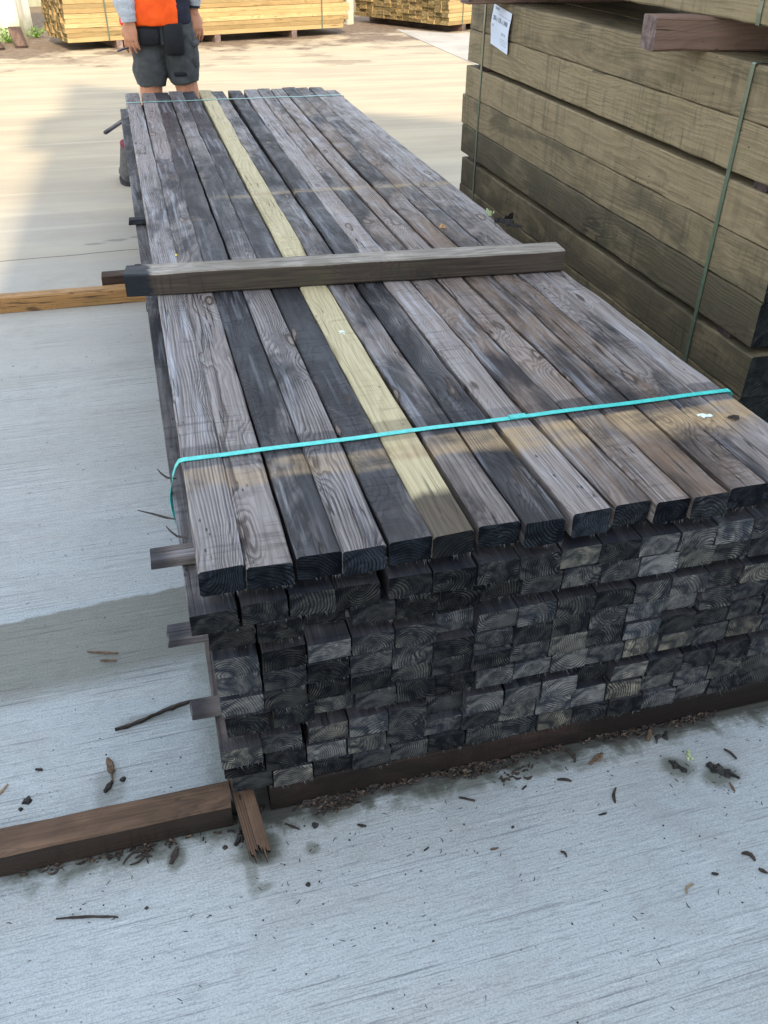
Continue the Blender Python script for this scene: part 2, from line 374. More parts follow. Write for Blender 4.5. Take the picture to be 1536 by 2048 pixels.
# ------------------------------------------------------------------ ground
def ground_mat():
    s = NT('brushed concrete'); P = s.pos(); X, Y, Z = s.xyz(P)
    Yt = s.add(Y, s.mul(X, -.008))
    big = s.noise(P, .55, 4, .6)[0]; mid = s.noise(s.comb(s.mul(X, .8), s.mul(Y, 4.5), 0), 1, 4, .6)[0]
    l1 = s.noise(s.comb(s.mul(X, 3.2), s.mul(Yt, 175), 0), 1, 4, .68)[0]
    l2 = s.noise(s.comb(s.mul(X, 26), s.mul(Yt, 330), 0), 1, 4, .7)[0]
    l3 = s.noise(s.comb(s.mul(X, 1.1), s.mul(Yt, 38), 0), 1, 4, .6)[0]
    grit = s.noise(P, 240, 5, .8)[0]
    grit2 = s.noise(P, 90, 4, .7)[0]
    col = s.mix(s.rng(big, .35, .65), (.325, .365, .375), (.395, .425, .425))
    col = s.mix(s.mul(s.rng(mid, .45, .7), .45), col, (.34, .335, .30))
    col = s.mix(s.mul(s.rng(s.add(Y, s.mul(s.sub(big, .5), 1.5)), .3, 1.6), .75), col, s.mix(s.rng(mid, .35, .65), (.40, .395, .365), (.345, .34, .31)))
    lm = s.rng(s.noise(s.comb(s.mul(X, 1.2), s.mul(Y, 7), 3), 1, 3)[0], .35, .6, .25, 1)
    near = s.rng(Y, 4.0, 1.5, .35, 1)
    col = s.mix(s.mul(s.mul(s.rng(l1, .55, .66), s.mul(lm, near)), .80), col, (.125, .135, .14))
    col = s.mix(s.mul(s.mul(s.rng(l1, .46, .34), s.mul(lm, near)), .40), col, (.56, .59, .60))
    col = s.mix(s.mul(s.mul(s.rng(l2, .5, .64), near), .50), col, (.17, .18, .185))
    col = s.mix(s.mul(s.rng(l3, .55, .72), .10), col, (.52, .53, .52))
    col = s.mix(s.mul(s.rng(grit, .50, .62), s.rng(Y, 3.5, 1.2, .12, .46)), col, (.17, .175, .18))
    col = s.mix(s.mul(s.rng(grit, .47, .36), s.rng(Y, 3.5, 1.2, .10, .40)), col, (.58, .61, .62))
    col = s.mix(s.mul(s.rng(grit2, .60, .72), .22), col, (.56, .57, .57))
    sm = s.noise(P, 3.2, 6, .68, .5)[0]
    col = s.mix(s.mul(s.rng(sm, .50, .70), .34), col, (.235, .24, .225))
    pit = s.vor(P, 60, 1)[0]
    pm = s.noise(P, 9, 2)[0]
    col = s.mix(s.mul(s.mul(s.rng(pit, .13, .08), s.rng(pm, .5, .6)), .75), col, (.06, .06, .06))
    # dusty yard further off; its tan also carries painted sun warmth
    dust_sun = s.rng(s.add(Y, s.mul(s.sub(big, .5), 2.2)), .9, 6.0)
    dn = s.noise(s.comb(s.mul(X, .7), s.mul(Y, 3.2), 5), 1, 5, .62)[0]
    dcol = s.mix(s.rng(dn, .32, .66), (.42, .345, .225), (.325, .265, .180))
    dcol = s.mix(s.mul(s.rng(s.noise(s.comb(s.mul(X, .5), s.mul(Y, 9), 1), 1, 4)[0], .54, .68), .5), dcol, (.50, .415, .28))
    col = s.mix(s.mul(dust_sun, .88), col, dcol)
    # damp patch beside the stack
    wob = s.mul(s.sub(s.noise(P, 7, 4, .6)[0], .5), .05)
    Ye = s.add(s.add(Y, wob), s.mul(X, -.08))
    wet = s.mul(s.mul(s.rng(Ye, .735, .725), s.rng(Ye, .40, .50)), s.rng(X, .7, .1))
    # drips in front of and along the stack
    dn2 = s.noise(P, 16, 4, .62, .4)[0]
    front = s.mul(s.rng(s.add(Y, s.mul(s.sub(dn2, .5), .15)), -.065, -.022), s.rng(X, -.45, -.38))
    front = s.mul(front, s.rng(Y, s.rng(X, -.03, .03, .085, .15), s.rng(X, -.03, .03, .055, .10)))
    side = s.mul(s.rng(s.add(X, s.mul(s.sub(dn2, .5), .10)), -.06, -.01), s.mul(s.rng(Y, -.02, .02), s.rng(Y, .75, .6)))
    def spot(cx, cy, rx, ry, a=1.0):
        dx = s.m_('DIVIDE', s.sub(X, cx), rx); dy = s.m_('DIVIDE', s.sub(Y, cy), ry)
        d = s.m_('SQRT', s.add(s.mul(dx, dx), s.mul(dy, dy)))
        return s.mul(s.rng(s.add(d, s.mul(s.sub(dn2, .5), 1.6)), 1.25, .55), a)
    m = s.m_('MAXIMUM', s.mul(wet, .95), s.mul(front, .95)); m = s.m_('MAXIMUM', m, s.mul(side, .6))
    for q in ((.045, -.075, .05, .035), (.022, -.12, .014, .05, .7), (.035, -.155, .022, .012, .7), (-.225, .13, .035, .05, .55), (-.27, .045, .035, .025, .8),
              (-.11, -.056, .020, .028, .9), (-.18, -.035, .05, .02, .8), (.73, -.05, .05, .02, .55), (.69, -.03, .05, .03, .75), (.98, -.15, .045, .028, 1), (.90, -.11, .04, .03, .9), (.14, -.10, .016, .016, .8),
              (.18, -.03, .07, .03, .9), (-.13, .30, .09, .014, .5), (.62, -.03, .05, .03, .9), (.46, -.02, .08, .035, .9), (1.12, .0, .05, .02, .8)):
        m = s.m_('MAXIMUM', m, spot(*q))
    wc = s.v_('MULTIPLY', col, (.40, .40, .34))
    wc = s.mix(s.mul(wet, .8), wc, s.v_('MULTIPLY', col, (.47, .44, .375)))
    col = s.mix(m, col, wc)
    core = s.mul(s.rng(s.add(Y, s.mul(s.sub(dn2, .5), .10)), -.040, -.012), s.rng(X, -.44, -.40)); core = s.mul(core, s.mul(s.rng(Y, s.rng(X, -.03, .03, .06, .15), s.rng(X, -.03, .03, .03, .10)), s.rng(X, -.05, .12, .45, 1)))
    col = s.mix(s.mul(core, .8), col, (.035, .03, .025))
    # oil-like grey drops on the far left, crack, expansion joint
    cr = s.sub(Y, s.add(3.487, s.mul(X, .05)))
    cr = s.add(cr, s.mul(s.sub(s.noise(P, 5, 4)[0], .5), .03))
    col = s.mix(s.mul(s.rng(s.m_('ABSOLUTE', cr), .008, .003), .8), col, (.06, .055, .05))
    cr2 = s.add(s.sub(Y, 9.3), s.mul(s.sub(s.noise(P, 2.5, 4)[0], .5), .05))
    col = s.mix(s.mul(s.rng(s.m_('ABSOLUTE', cr2), .02, .008), .5), col, (.2, .16, .12))
    for q in ((-.27, 3.62, .05, .02, .9), (-.15, 3.66, .06, .022, 1), (-.04, 3.69, .06, .02, .9)):
        col = s.mix(s.mul(spot(*q), .6), col, (.13, .125, .12))
    # soil along the back, with dappled tree shade painted in as brown patches
    sn = s.noise(P, 1.6, 5, .62)[0]; sn2 = s.noise(P, 13, 4, .7)[0]
    back = s.add(s.add(Y, s.mul(s.sub(sn, .5), 5.5)), s.mul(X, -.26))
    soil = s.rng(back, 10.3, 11.2)
    patch = s.mul(s.mul(s.rng(s.noise(s.comb(s.mul(X, 1.0), s.mul(Y, 1.9), 9), 1, 5, .62)[0], .54, .62), s.rng(Y, 8.8, 9.8)), .55)
    soil = s.m_('MAXIMUM', soil, patch)
    col = s.mix(s.mul(soil, .95), col, s.mix(s.rng(sn2, .3, .7), (.085, .058, .040), (.20, .145, .10)))
    h = s.add(s.add(s.mul(l1, .8), s.mul(l2, .5)), s.add(s.mul(grit, .7), s.mul(s.mul(sn2, soil), 6)))
    return s.done(col, s.rng(m, 0, 1, .82, .52), s.bump(h, .0022, .7), .35)
G = ground_mat()
vs, fs = [], []
ext = 120
o = link('ground', mesh('ground', [(-ext, -ext, 0), (ext, -ext, 0), (ext, ext, 0), (-ext, ext, 0)], [(0, 1, 2, 3)], G)); tag(o, kind='structure')
s = NT('pale far slab concrete'); P = s.pos(); n1 = s.noise(P, 2, 5, .6)[0]; n2 = s.noise(P, 60, 3, .7)[0]
SLABM = s.done(s.mix(s.rng(n1, .35, .65), (.30, .28, .25), (.38, .355, .32)), .85, s.bump(n2, .002, .5))
q = [(3.80, 4.2), (9.5, 4.0), (9.5, 14.6), (6.9, 12.75), (4.6, 11.95), (3.90, 12.6)]
vs = [(x, y, .006) for x, y in q] + [(x, y, -.02) for x, y in q]
o = link('pavement', mesh('pavement', vs, [tuple(range(6))] + [(i, i + 6, (i + 1) % 6 + 6, (i + 1) % 6) for i in range(6)], SLABM)); tag(o, kind='structure')

# ------------------------------------------------------------------ dark timber stack
T, H = .0745, .0472
LV = [.0720, .1195, .1670, .2345, .2820, .3295, .3770, .4445, .4920, .5595]       # bottom of course 10 ... 1
rg = random.Random(5)
Fx = [.005, .078, .158, .230, .309, .381, .464, .539, .630, .712, .784, .854, .938, 1.013, 1.090]
Fy = [.003, -.001, .005, 0, .006, .004, .012, -.004, .004, .011, .001, -.003, .008, .014, .02]
Mx = [.007, .077, .151, .228, .303, .379, .453, .531, .606, .681, .758, .835, .914, .991, 1.066]
Bx = [-.006, .080, .149, .227, .301, .389, .447, .544, .634, .712, .783, .854, .928, 1.002, 1.076]
By = [4.221, 4.218, 4.219, 4.235, 4.22, 4.233, 4.189, 4.201, 4.215, 4.232, 4.201, 4.236, 4.221, 4.222, 4.107]
TONE = [(.80, .05), (.72, .18), (.14, .02), (.60, .08), (.26, .05), (.9, 0), (.45, .30), (.20, .12), (.98, .22), (.55, .60),
        (.85, .50), (.45, .90), (.48, .75), (.70, .25), (.88, .15)]
DLAB = ['leftmost top plank, silvery grey with pale wavy grain at its near end',
        'second top plank from the left, brownish grey with a yellow scrape on its edge',
        'third top plank from the left, very dark with a deep gap along its left side',
        'fourth top plank from the left, grey with pale lengthwise streaks',
        'fifth top plank, dark grey, lying against the left side of the pale yellow one',
        'pale yellow-green treated plank running down the weathered top course',
        'grey plank lying against the right side of the pale yellow one',
        'near-black top plank, second to the right of the pale yellow one',
        'lightest grey top plank, third to the right of the pale yellow one',
        'brown-grey top plank with a large oval knot beside the turquoise strap',
        'lighter grey-brown top plank with a round pale knot near its front, fourth from right',
        'darker brown top plank just right of the one with the round pale knot',
        'brown-grey top plank peppered with dark knots, third plank in from the right edge',
        'grey top plank with looping cathedral grain and a white dropping, second from the right edge',
        'rightmost top plank, silvery grey and shorter at its far end']
def quad3(y0, a, y1, b, y2, c):
    def f(y):
        return a * (y - y1) * (y - y2) / ((y0 - y1) * (y0 - y2)) + b * (y - y0) * (y - y2) / ((y1 - y0) * (y1 - y2)) + c * (y - y0) * (y - y1) / ((y2 - y0) * (y2 - y1))
    return f
for i in range(15):
    w = [.0735, .0742, .0738, .0738, .0735, .0735, .0735, .0738, .0745, .070, .069, .0745, .0745, .0745, .064][i]
    y0 = Fy[i]; L = By[i] - y0
    fx = quad3(0, Fx[i], 1.13, Mx[i], 4.2, Bx[i]); x0 = Fx[i] + w / 2
    so = rg.uniform(0, 99)
    bend = (lambda y, fx=fx, x0=x0, w=w, y0=y0, so=so: fx(y + y0) + w / 2 - x0 + .0016 * noise.noise(Vector((so, y * 2.3, 0))))
    zb = (lambda y, so=so: .0016 * noise.noise(Vector((so, y * 1.7, 5))) + .0006 * noise.noise(Vector((so, y * 9, 5))))
    cham = None
    if i == 4: cham = (lambda y, k: .018 * max(0, 1 - abs(y - 4.15) / .12) if k == 2 else 0)
    if i == 5: cham = (lambda y, k: (.010 * max(0, 1 - abs(y - 1.42) / .13) if k == 2 else 0) + (.006 * max(0, 1 - abs(y - .75) / .1) if k == 3 else 0))
    if i == 14: cham = (lambda y, k: .025 * max(0, 1 - abs(y - 1.45) / .25) if k == 2 else 0)
    me = timber('timber', w - .0014, H, L, rg, PALE if i == 5 else DECK, 84, bend, ch=.0034, fuzz=rg.randint(10, 26), wane=.5, zbend=zb, rough=.0014, cham=cham)
    o = link('timber', me, None, (x0, y0, LV[9] + (rg.uniform(-.0012, .0012))), (0, R(rg.uniform(-.6, .6)), 0),
             (rg.random(), TONE[i][0], TONE[i][1], rg.uniform(.55, 1.0)))
    tag(o, DLAB[i], 'timber', 'planks of the top course of the dark stack')
pool = []
for k in range(14):
    so = rg.uniform(0, 99)
    pool.append(timber('timber', T - .0005, H - .0020, 4.2, rg, WM, 10, lambda y, so=so: .0012 * noise.noise(Vector((so, y, 0))),
                       ch=.0014, fuzz=rg.randint(4, 18)))
C1 = {9: None, 8: -.017, 7: .007, 6: .009, 5: .010, 4: .010, 3: .015, 2: -.003, 1: .0, 0: .011}
ends = ['charcoal', 'grey ringed', 'near-black', 'dull brown-grey']
for lv in range(8, -1, -1):
    x = C1[lv]
    for c in range(15):
        if c == 1: x = max(x, .012) if lv not in (3, 8) else x + .004
        y = rg.gauss(0, .0022)
        if lv == 8: y -= .004
        if rg.random() < .05: y += rg.uniform(.008, .02)
        if lv == 8 and c == 0: y = -.010
        if lv == 2 and c == 0: y = -.014
        if lv == 8 and c == 4: x += .012
        if lv == 7 and c == 3: x += .006
        if lv == 2 and c == 2: x += .010
        dark = rg.random()
        if lv >= 7 and c < 8: dark *= .45
        et = (.22 + 1.0 * dark ** 1.7) if c < 7 else (.28 + 1.05 * dark)
        if c >= 10: et *= 1.15
        warm = rg.choice((0, 0, .2, .5, .9)) if c > 7 else rg.choice((0, 0, 0, 0, .5))
        o = link('timber', pool[(lv * 5 + c * 3 + rg.randint(0, 2)) % 14], None,
                 (x + T / 2, y, LV[lv] + .0003), (0, R(rg.uniform(-.5, .5)), R((.36 if lv >= 6 else .12) * (c < 2)) + R(rg.uniform(-.05, .05))),
                 (rg.random(), rg.uniform(.35, .8), warm, et))
        x += T + .0012 + abs(rg.gauss(.0010, .0012))
        if c == 14: pos = 'at the right-hand end'
        elif c == 0: pos = 'at the left-hand end'
        else: pos = ORD[c + 1] + ' from the left'
        look = 'near-black' if et < .6 else ('charcoal' if et < .95 else 'greyish')
        crs = 'bottom course' if lv == 0 else ORD[10 - lv] + ' course'
        tag(o, f'{look} timber end, {crs} of the dark stack, {pos}', 'timber', 'timbers below the top course of the dark stack')

# laths between the courses
def stick(name, label, cat, w, h, L, mat, loc, rotz, color, group=None, rx=0, **k):
    me = timber(name, w, h, L, rg, mat, max(4, int(L / .08)), **k)
    o = link(name, me, None, loc, (rx, 0, R(rotz)), color); tag(o, label, cat, group); return o
def lath(label, xl, y, z, w=.042, h=.0185, L=1.2, c=None, rot=-90, mat=WM):
    return stick('lath', label, 'lath', w, h, L, mat, (xl, y, z), rot, c or (rg.random(), .8, .4, 1.2), 'laths poking out of the dark stack')
lath('brown lath poking out left under the top course near the front', -.066, .133, .5400, .040)
lath('grey lath poking out left three courses below the top, near the front', -.058, .065, .4250, .040, c=(.31, .85, .1, 1.1))
lath('short brown lath stub low on the left side near the stack front', -.042, .088, .2150, .038)
lath('dark lath poking out left beyond the cross batten, halfway along', -.050, 2.06, .5400, .036, c=(.2, .3, 0, .5))
lath('black block end poking out left just behind the cross batten', -.052, 1.90, .4250, .07, c=(.25, .15, 0, .4))
lath('small dark lath stub poking out left just in front of the cross batten', -.030, 1.555, .4250, .035, c=(.5, .3, 0, .5))
# tilted lath near the far end
o = stick('lath', 'grey lath hanging out at a slant near the far left corner', 'lath', .03, .012, .30, WM, (-.130, 3.88, .475), -62, (.4, .6, 0, .8),
          'laths poking out of the dark stack', rx=R(22))
# cross batten on top
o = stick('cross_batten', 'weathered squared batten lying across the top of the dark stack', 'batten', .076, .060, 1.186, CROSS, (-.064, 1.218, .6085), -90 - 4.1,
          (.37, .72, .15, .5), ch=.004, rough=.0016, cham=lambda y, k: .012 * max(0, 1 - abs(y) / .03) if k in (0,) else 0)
# the blackened end of the batten
# bearers on the ground
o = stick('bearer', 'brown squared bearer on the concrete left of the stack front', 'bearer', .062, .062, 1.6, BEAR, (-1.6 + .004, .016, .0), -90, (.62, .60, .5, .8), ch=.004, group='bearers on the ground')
o = stick('bearer', 'long dark wet bearer under the front of the dark stack', 'bearer', .085, .0705, 1.25, BEARW, (.078, .042, .0), -90, (.2, .35, .6, .3), ch=.004, group='bearers on the ground')
o = stick('bearer', 'orange-brown bearer on the ground left of the stack beside the cross batten', 'bearer', .062, .068, 1.9, ORANGE, (-1.55, 2.79, .0), -90.5, (.44, .85, .2, .9), ch=.004, group='bearers on the ground')
o = stick('bearer', 'short dark brown bearer end just behind the orange bearer', 'bearer', .075, .095, 1.4, BEARW, (-.220, 2.875, .0), -90, (.3, .9, .9, .5), ch=.003, group='bearers on the ground')
o = stick('bearer', 'hidden rear bearer under the far end of the dark stack', 'bearer', .075, .0705, 1.15, BEARW, (.01, 3.9, .0), -90, (.3, .9, .9, .5), group='bearers on the ground') if False else None

# broken splintered slat under the corner
def broken(name, label, w, h, L, mat, loc, rot, color):
    r2 = random.Random(3); vs, fs = [], []
    n = 17
    for j in range(n + 1):
        x = -w / 2 + w * j / n
        e = (r2.uniform(-.026, .0) if r2.random() < .35 else r2.uniform(-.006, .014)) - (.018 if j > 13 else 0)
        for z in (0, h): vs.append((x, e - .002 * z / h, z))
        for z in (0, h): vs.append((x, L, z))
    for j in range(n):
        a = j * 4; b = a + 4
        fs += [(a + 1, b + 1, b + 3, a + 3), (a, a + 2, b + 2, b), (a, b, b + 1, a + 1), (a + 2, a + 3, b + 3, b + 2)]
    fs += [(0, 1, 3, 2), (n * 4, n * 4 + 2, n * 4 + 3, n * 4 + 1)]
    o = link(name, mesh(name, vs, fs, mat), None, loc, rot, color); tag(o, label, 'broken slat'); return o
broken('broken_slat', 'reddish brown splintered slat end leaning out under the stack corner', .040, .016, .20, BEAR, (.042, -.088, .008), (R(14), 0, R(7)), (.7, .95, .7, 1))

# ------------------------------------------------------------------ straps
STR = plain('turquoise plastic strap', (.055, .50, .45), .34, .5, var=.16, sc=90)
STR2 = plain('faded green plastic strap', (.22, .42, .36), .4, .5)
GSTR = plain('dark green plastic strap', (.10, .13, .085), .22, .6)
def loop_path(y, x0, x1, zt, zb, extra=None):
    top = [(x1 + .001, y, zt - .006), (x1 - .004, y, zt)] + [(x1 - (x1 - x0) * k / 14, y, zt + .0008 * math.sin(k * 1.7)) for k in range(1, 14)]
    return top + (extra or [(x0 + .003, y, zt), (x0 - .002, y, zt - .005), (x0 - .003, y, .35)]) + [(x0 - .003, y, zb), (x0 + .2, y, zb - .001), (x1, y, zb - .001), (x1 + .003, y, zb + .003), (x1 + .003, y, .35), (x1 + .001, y, zt - .006)]
root = empty('strap', (.58, .338, .07)); tag(root, 'bright turquoise plastic strap across the near end of the dark stack', 'strap')
ex = [(.012, .338, .6100), (.002, .338, .6085), (-.006, .338, .597), (-.013, .339, .578), (-.018, .340, .556), (-.021, .342, .538), (-.021, .343, .526), (-.020, .343, .50), (-.010, .342, .42), (-.004, .341, .33)]
path = [Vector(p) - root.location for p in loop_path(.338, .004, 1.153, .6095, .071, ex)]
tw = [0] * len(path)
i0 = 2 + 13
for k in range(len(path)):
    j = k - i0
    if 3 <= j <= 9: tw[k] = min(1.2, (j - 3) * .22)
v, f = ribbon(path, (0, 1, 0), .0130, .0010, tw); link('band', mesh('band', v, f, STR), root)
v, f = ribbon([(x, 0, .5398 + .0006 + .001) for x in (.070, .075, .100, .105)], (0, 1, 0), .0165, .0014); link('seal', mesh('seal', v, f, STR), root)
root = empty('strap', (.58, 3.93, .07)); tag(root, 'thin pale green strap across the far end of the dark stack', 'strap')
path = [Vector(p) - root.location for p in loop_path(3.93, -.006, 1.138, .6095, .071)]
v, f = ribbon(path, (0, 1, 0), .014, .001); link('band', mesh('band', v, f, STR2), root)

# ------------------------------------------------------------------ sleeper stack on the right
SX = 1.57
rows = [('top', .990, .131), ('second', .858, .130), ('third', .712, .126), ('fourth', .582, .128), ('fifth', .452, .128), ('sixth', .305, .125), ('seventh', .180, .123), ('bottom', .0575, .1205)]
sr = random.Random(11)
colr = [(.70, .30), (.85, .12), (.80, .18), (.60, .35), (.22, .10), (.45, .02), (.4, .05), (.4, .05)]
grp = 'sleepers in the tall stack on the right'
lk = ['greenish-brown sleeper with the white paper label hanging over it, top row of the tall stack', 'olive sleeper just below the labelled one in the tall stack',
      'olive sleeper with wavy grain, directly below the first dark gap in the tall stack', 'brownish sleeper in the middle of the tall stack, fourth row down',
      'darkest stained sleeper of the tall stack, just above its lower gap', 'olive sleeper with upright saw marks just below the lower gap of the tall stack',
      'sleeper next to the bottom of the tall stack, half hidden by the dark stack', 'bottom sleeper of the tall stack resting on its short bearers']
for i, (nm, z, h) in enumerate(rows):
    for c in range(3):
        L = 2.41 + sr.uniform(-.012, .012); y0 = [.78, .79, .800, .81, .812, .792, .80, .80][i] + sr.uniform(-.004, .004) + (sr.uniform(-.02, .02) if c else 0)
        me = timber('sleeper', .248, h, L, sr, SLEEP, 40, ch=.004, rough=.002, wane=.5, fuzz=0)
        o = link('sleeper', me, None, (SX + .124 + c * .252 + (sr.uniform(-.003, .003) if c == 0 else 0), y0, z), (0, 0, 0), (sr.random(), colr[i][0] + sr.uniform(-.05, .05), colr[i][1], sr.uniform(.5, .9)))
        if c == 0: lab = lk[i]
        else: lab = f'{nm} row sleeper of the tall stack, {"directly" if c == 1 else "second"} behind the visible face'
        tag(o, lab, 'sleeper', grp)
# laths in the two gaps, and the short bearers
for z, h, a in ((.8385, .0190, 'upper'), (.4305, .0210, 'lower')):
    for y, b in ((.95, 'near'), (3.02, 'far')):
        stick('lath', f'thin lath in the {a} gap of the tall sleeper stack, {b} end', 'lath', .06, h, .74, SPACER, (SX + .012, y, z), -90, (sr.random(), .5, 0, .6), 'laths in the sleeper stack')
for y, b in ((1.1, 'near'), (2.9, 'far')):
    stick('bearer', f'short bearer under the {b} end of the tall sleeper stack', 'bearer', .08, .0565, .76, SPACER, (SX + .005, y, 0), -90, (sr.random(), .4, .3, .6), 'bearers under the sleeper stack')
# spacers above and the upper pack
stick('spacer_block', 'reddish brown square spacer sticking out under the upper sleeper pack', 'spacer', .10, .083, 1.0, SPACER, (1.425, 1.372, 1.1215), -100, (.3, .85, .2, 1.3), 'spacers under the upper pack', ch=.005, rough=.002)
stick('spacer_block', 'far reddish spacer under the upper sleeper pack, at the photo top edge', 'spacer', .10, .083, .95, SPACER, (1.395, 2.80, 1.1215), -91, (.6, .8, .2, 1.2), 'spacers under the upper pack', ch=.005, rough=.002)
for i in range(2):
    for c in range(3):
        me = timber('sleeper', .248, .130, 2.41, sr, SLEEP, 40, ch=.004, rough=.002, wane=.3)
        o = link('sleeper', me, None, (SX + .124 + c * .252, .74, 1.2055 + i * .1315), (0, 0, 0), (sr.random(), .8, .1, .8))
        tag(o, f'{["lower", "upper"][i]} sleeper of the upper pack above the spacers' + ['', ', directly behind the near face', ', furthest behind the near face'][c], 'sleeper', 'sleepers in the upper pack')
def vstrap(label, y, z0, z1, w, ytilt=0):
    root = empty('strap', (SX, y, z0)); tag(root, label, 'strap', 'green straps round the sleeper packs')
    x0 = SX - .0022 - SX; x1 = .757; zz = z1 - z0 + .0012
    pts = [(x0, 0, .0)] + [(x0 - .001 * (k % 2), ytilt * k / 10, zz * k / 10) for k in range(1, 10)] + [(x0, ytilt, zz - .003), (x0 + .003, ytilt, zz), (x1 - .003, ytilt, zz), (x1, ytilt, zz - .003), (x1, 0, 0), (x1 - .002, 0, -.001), (x0 + .002, 0, -.001), (x0, 0, .0)]
    v, f = ribbon(pts, (0, 1, 0), w, .0010); link('band', mesh('band', v, f, GSTR), root)
vstrap('dark green strap down the near part of the tall sleeper stack', 1.080, .0570, 1.1222, .016, -.003)
vstrap('thin olive strap down the far end of the tall sleeper stack', 3.008, .0570, 1.1222, .016, -.003)
vstrap('pale strap on the upper sleeper pack at the top right corner', 1.098, 1.2050, 1.4680, .016, .012)

# paper label
PAPER = plain('white label paper', (.62, .68, .78), .55, .3, var=.04, sc=12)
INK = plain('printed label ink', (.06, .06, .10), .7, .2)
INKF = plain('faded label ink', (.30, .33, .42), .7, .2)
def ptext(txt, size, mat, parent, loc, rot):
    cu = bpy.data.curves.new('lettering', 'FONT'); cu.body = txt; cu.size = size; cu.extrude = .0002
    t = bpy.data.objects.new('lettering', cu); COL.objects.link(t)
    dg = bpy.context.evaluated_depsgraph_get(); me = bpy.data.meshes.new_from_object(t.evaluated_get(dg))
    COL.objects.unlink(t); bpy.data.objects.remove(t)
    me.materials.clear(); me.materials.append(mat)
    o = bpy.data.objects.new('lettering', me); COL.objects.link(o); o.parent = parent; o.location = loc; o.rotation_euler = rot
    return me, o
def paper(label, org, ax_u, ax_v, w, h, lines, wave=.006, mat=PAPER):
    """sheet spanned by u (right) and v (down) from its top left corner, normal pointing out"""
    U, V = Vector(ax_u), Vector(ax_v); N = V.cross(U).normalized()
    root = empty('paper_label', org); tag(root, label, 'paper label')
    def surf(a, b): return U * a * w + V * b * h + N * (.004 + wave * (1 - math.cos(b * 6.5)) * .5 + wave * .5 * a * b)
    vs, fs = [], []; nu, nv = 8, 16
    for side in (0, 1):
        for j in range(nv + 1):
            for i in range(nu + 1): vs.append(surf(i / nu, j / nv) - N * .0004 * side)
    K = (nu + 1) * (nv + 1)
    for j in range(nv):
        for i in range(nu):
            a = j * (nu + 1) + i; q = (a, a + 1, a + nu + 2, a + nu + 1); fs.append(q); fs.append(tuple(K + t for t in reversed(q)))
    link('sheet', mesh('sheet', vs, fs, mat, smooth=True), root)
    for (txt, size, a, b, m) in lines:
        if txt is None:       # a row of small print as short bars
            vs, fs = [], []; k = a; r3 = random.Random(int(b * 999))
            while k < size:
                l = r3.uniform(.02, .06)
                c0, c1 = surf(k, b), surf(min(k + l, 1), b); c2, c3 = surf(min(k + l, 1), b + .018), surf(k, b + .018)
                i = len(vs); vs += [p + N * .0006 for p in (c0, c1, c2, c3)]; fs.append((i, i + 1, i + 2, i + 3)); k += l + r3.uniform(.012, .03)
            link('small_print', mesh('small_print', vs, fs, m), root)
        else:
            me, o = ptext(txt, size, m, root, (0, 0, 0), (0, 0, 0))
            for vtx in me.vertices:
                aa = a + vtx.co.x / w; bb = b - vtx.co.y / h
                vtx.co = surf(aa, bb) + N * (.0006 + vtx.co.z)
            me.update()
    return root
paper('crumpled white printed label hanging on the tall sleeper stack at its far end', (SX - .001, 2.898, 1.112), (0, -1, -.10), (0, .08, -1), .205, .150,
      [('TIMBER', .013, .12, .10, INKF), (None, .95, .35, .17, INKF), ('250 x 125 x 2400', .0235, .07, .36, INK), ('UC4', .012, .06, .52, INKF), ('QTY 24', .013, .62, .62, INKF),
       (None, .9, .55, .72, INKF), (None, .92, .58, .78, INKF), (None, .9, .6, .84, INKF)])

# ------------------------------------------------------------------ pale board packs at the back
br = random.Random(21)
def pack(org, ang, L, w, h, cols, layers, name, spool):
    ux = Vector((math.cos(ang), math.sin(ang), 0)); uy = Vector((-math.sin(ang), math.cos(ang), 0))
    z = .09
    for ly in range(layers):
        for c in range(cols):
            if ly < layers - 1 and 0 < c < cols - 1 and False: pass
            j = br.uniform(-.02, .02)
            p = Vector(org) + ux * j + uy * (w / 2 + c * (w + .002)) + Vector((0, 0, z)) - uy * (br.uniform(0, .006) if c == 0 else 0)
            o = link('board', spool[br.randrange(len(spool))], None, p, (0, 0, ang - math.pi / 2), (br.random(), br.uniform(.25, 1), br.choice((0, 0, .2, .4)), br.uniform(.7, 1.5)))
            row = 'bottom row' if ly == 0 else ORD[ly + 1] + ' row up'
            cc = 'front face' if c == 0 else ('back face' if c == cols - 1 else ORD[c + 1] + ' from the front')
            tag(o, f'{name}, {row}, {cc}' if c in (0, cols - 1) else f'{name}, {row}, {cc}', 'board', name.replace('board', 'boards', 1))
        z += h + (.004 if (ly + 1) % 3 == 0 else .001)
sp1 = [timber('board', .098, .0478, 3.72 + .03 * k, br, BOARD, 5, ch=.0022, rough=.001, wane=0) for k in range(5)]
A1 = math.atan2(1.075, 3.657)
pack((-.585, 11.07, 0), A1, 3.8, .098, .0478, 10, 12, 'yellow board of the long pack behind the worker', sp1)
A2 = math.atan2(.54, .84)
A2 = math.atan2(12.209 - 12.061, 4.855 - 4.514)
sp2 = [timber('board', .125, .0478, 2.40 + .02 * k, br, BOARD, 4, ch=.0022, rough=.001, wane=0) for k in range(4)]
A2 = math.radians(30)
pack((4.514, 12.061, 0), A2, 2.4, .125, .0478, 15, 9, 'tan board of the far pack at the right', sp2)
ux = Vector((math.cos(A1), math.sin(A1), 0))
for k, t in enumerate((.62, 1.9, 3.0)):
    p = Vector((-.585, 11.07, 0)) + ux * t
    stick('bearer', f'pale short bearer under the long board pack, {["left", "middle", "right"][k]} one', 'bearer', .075, .089, 1.05, SPACER, tuple(p), math.degrees(A1), (br.random(), .9, .2, 1.5), 'bearers under the long board pack')
ux2 = Vector((math.cos(A2), math.sin(A2), 0))
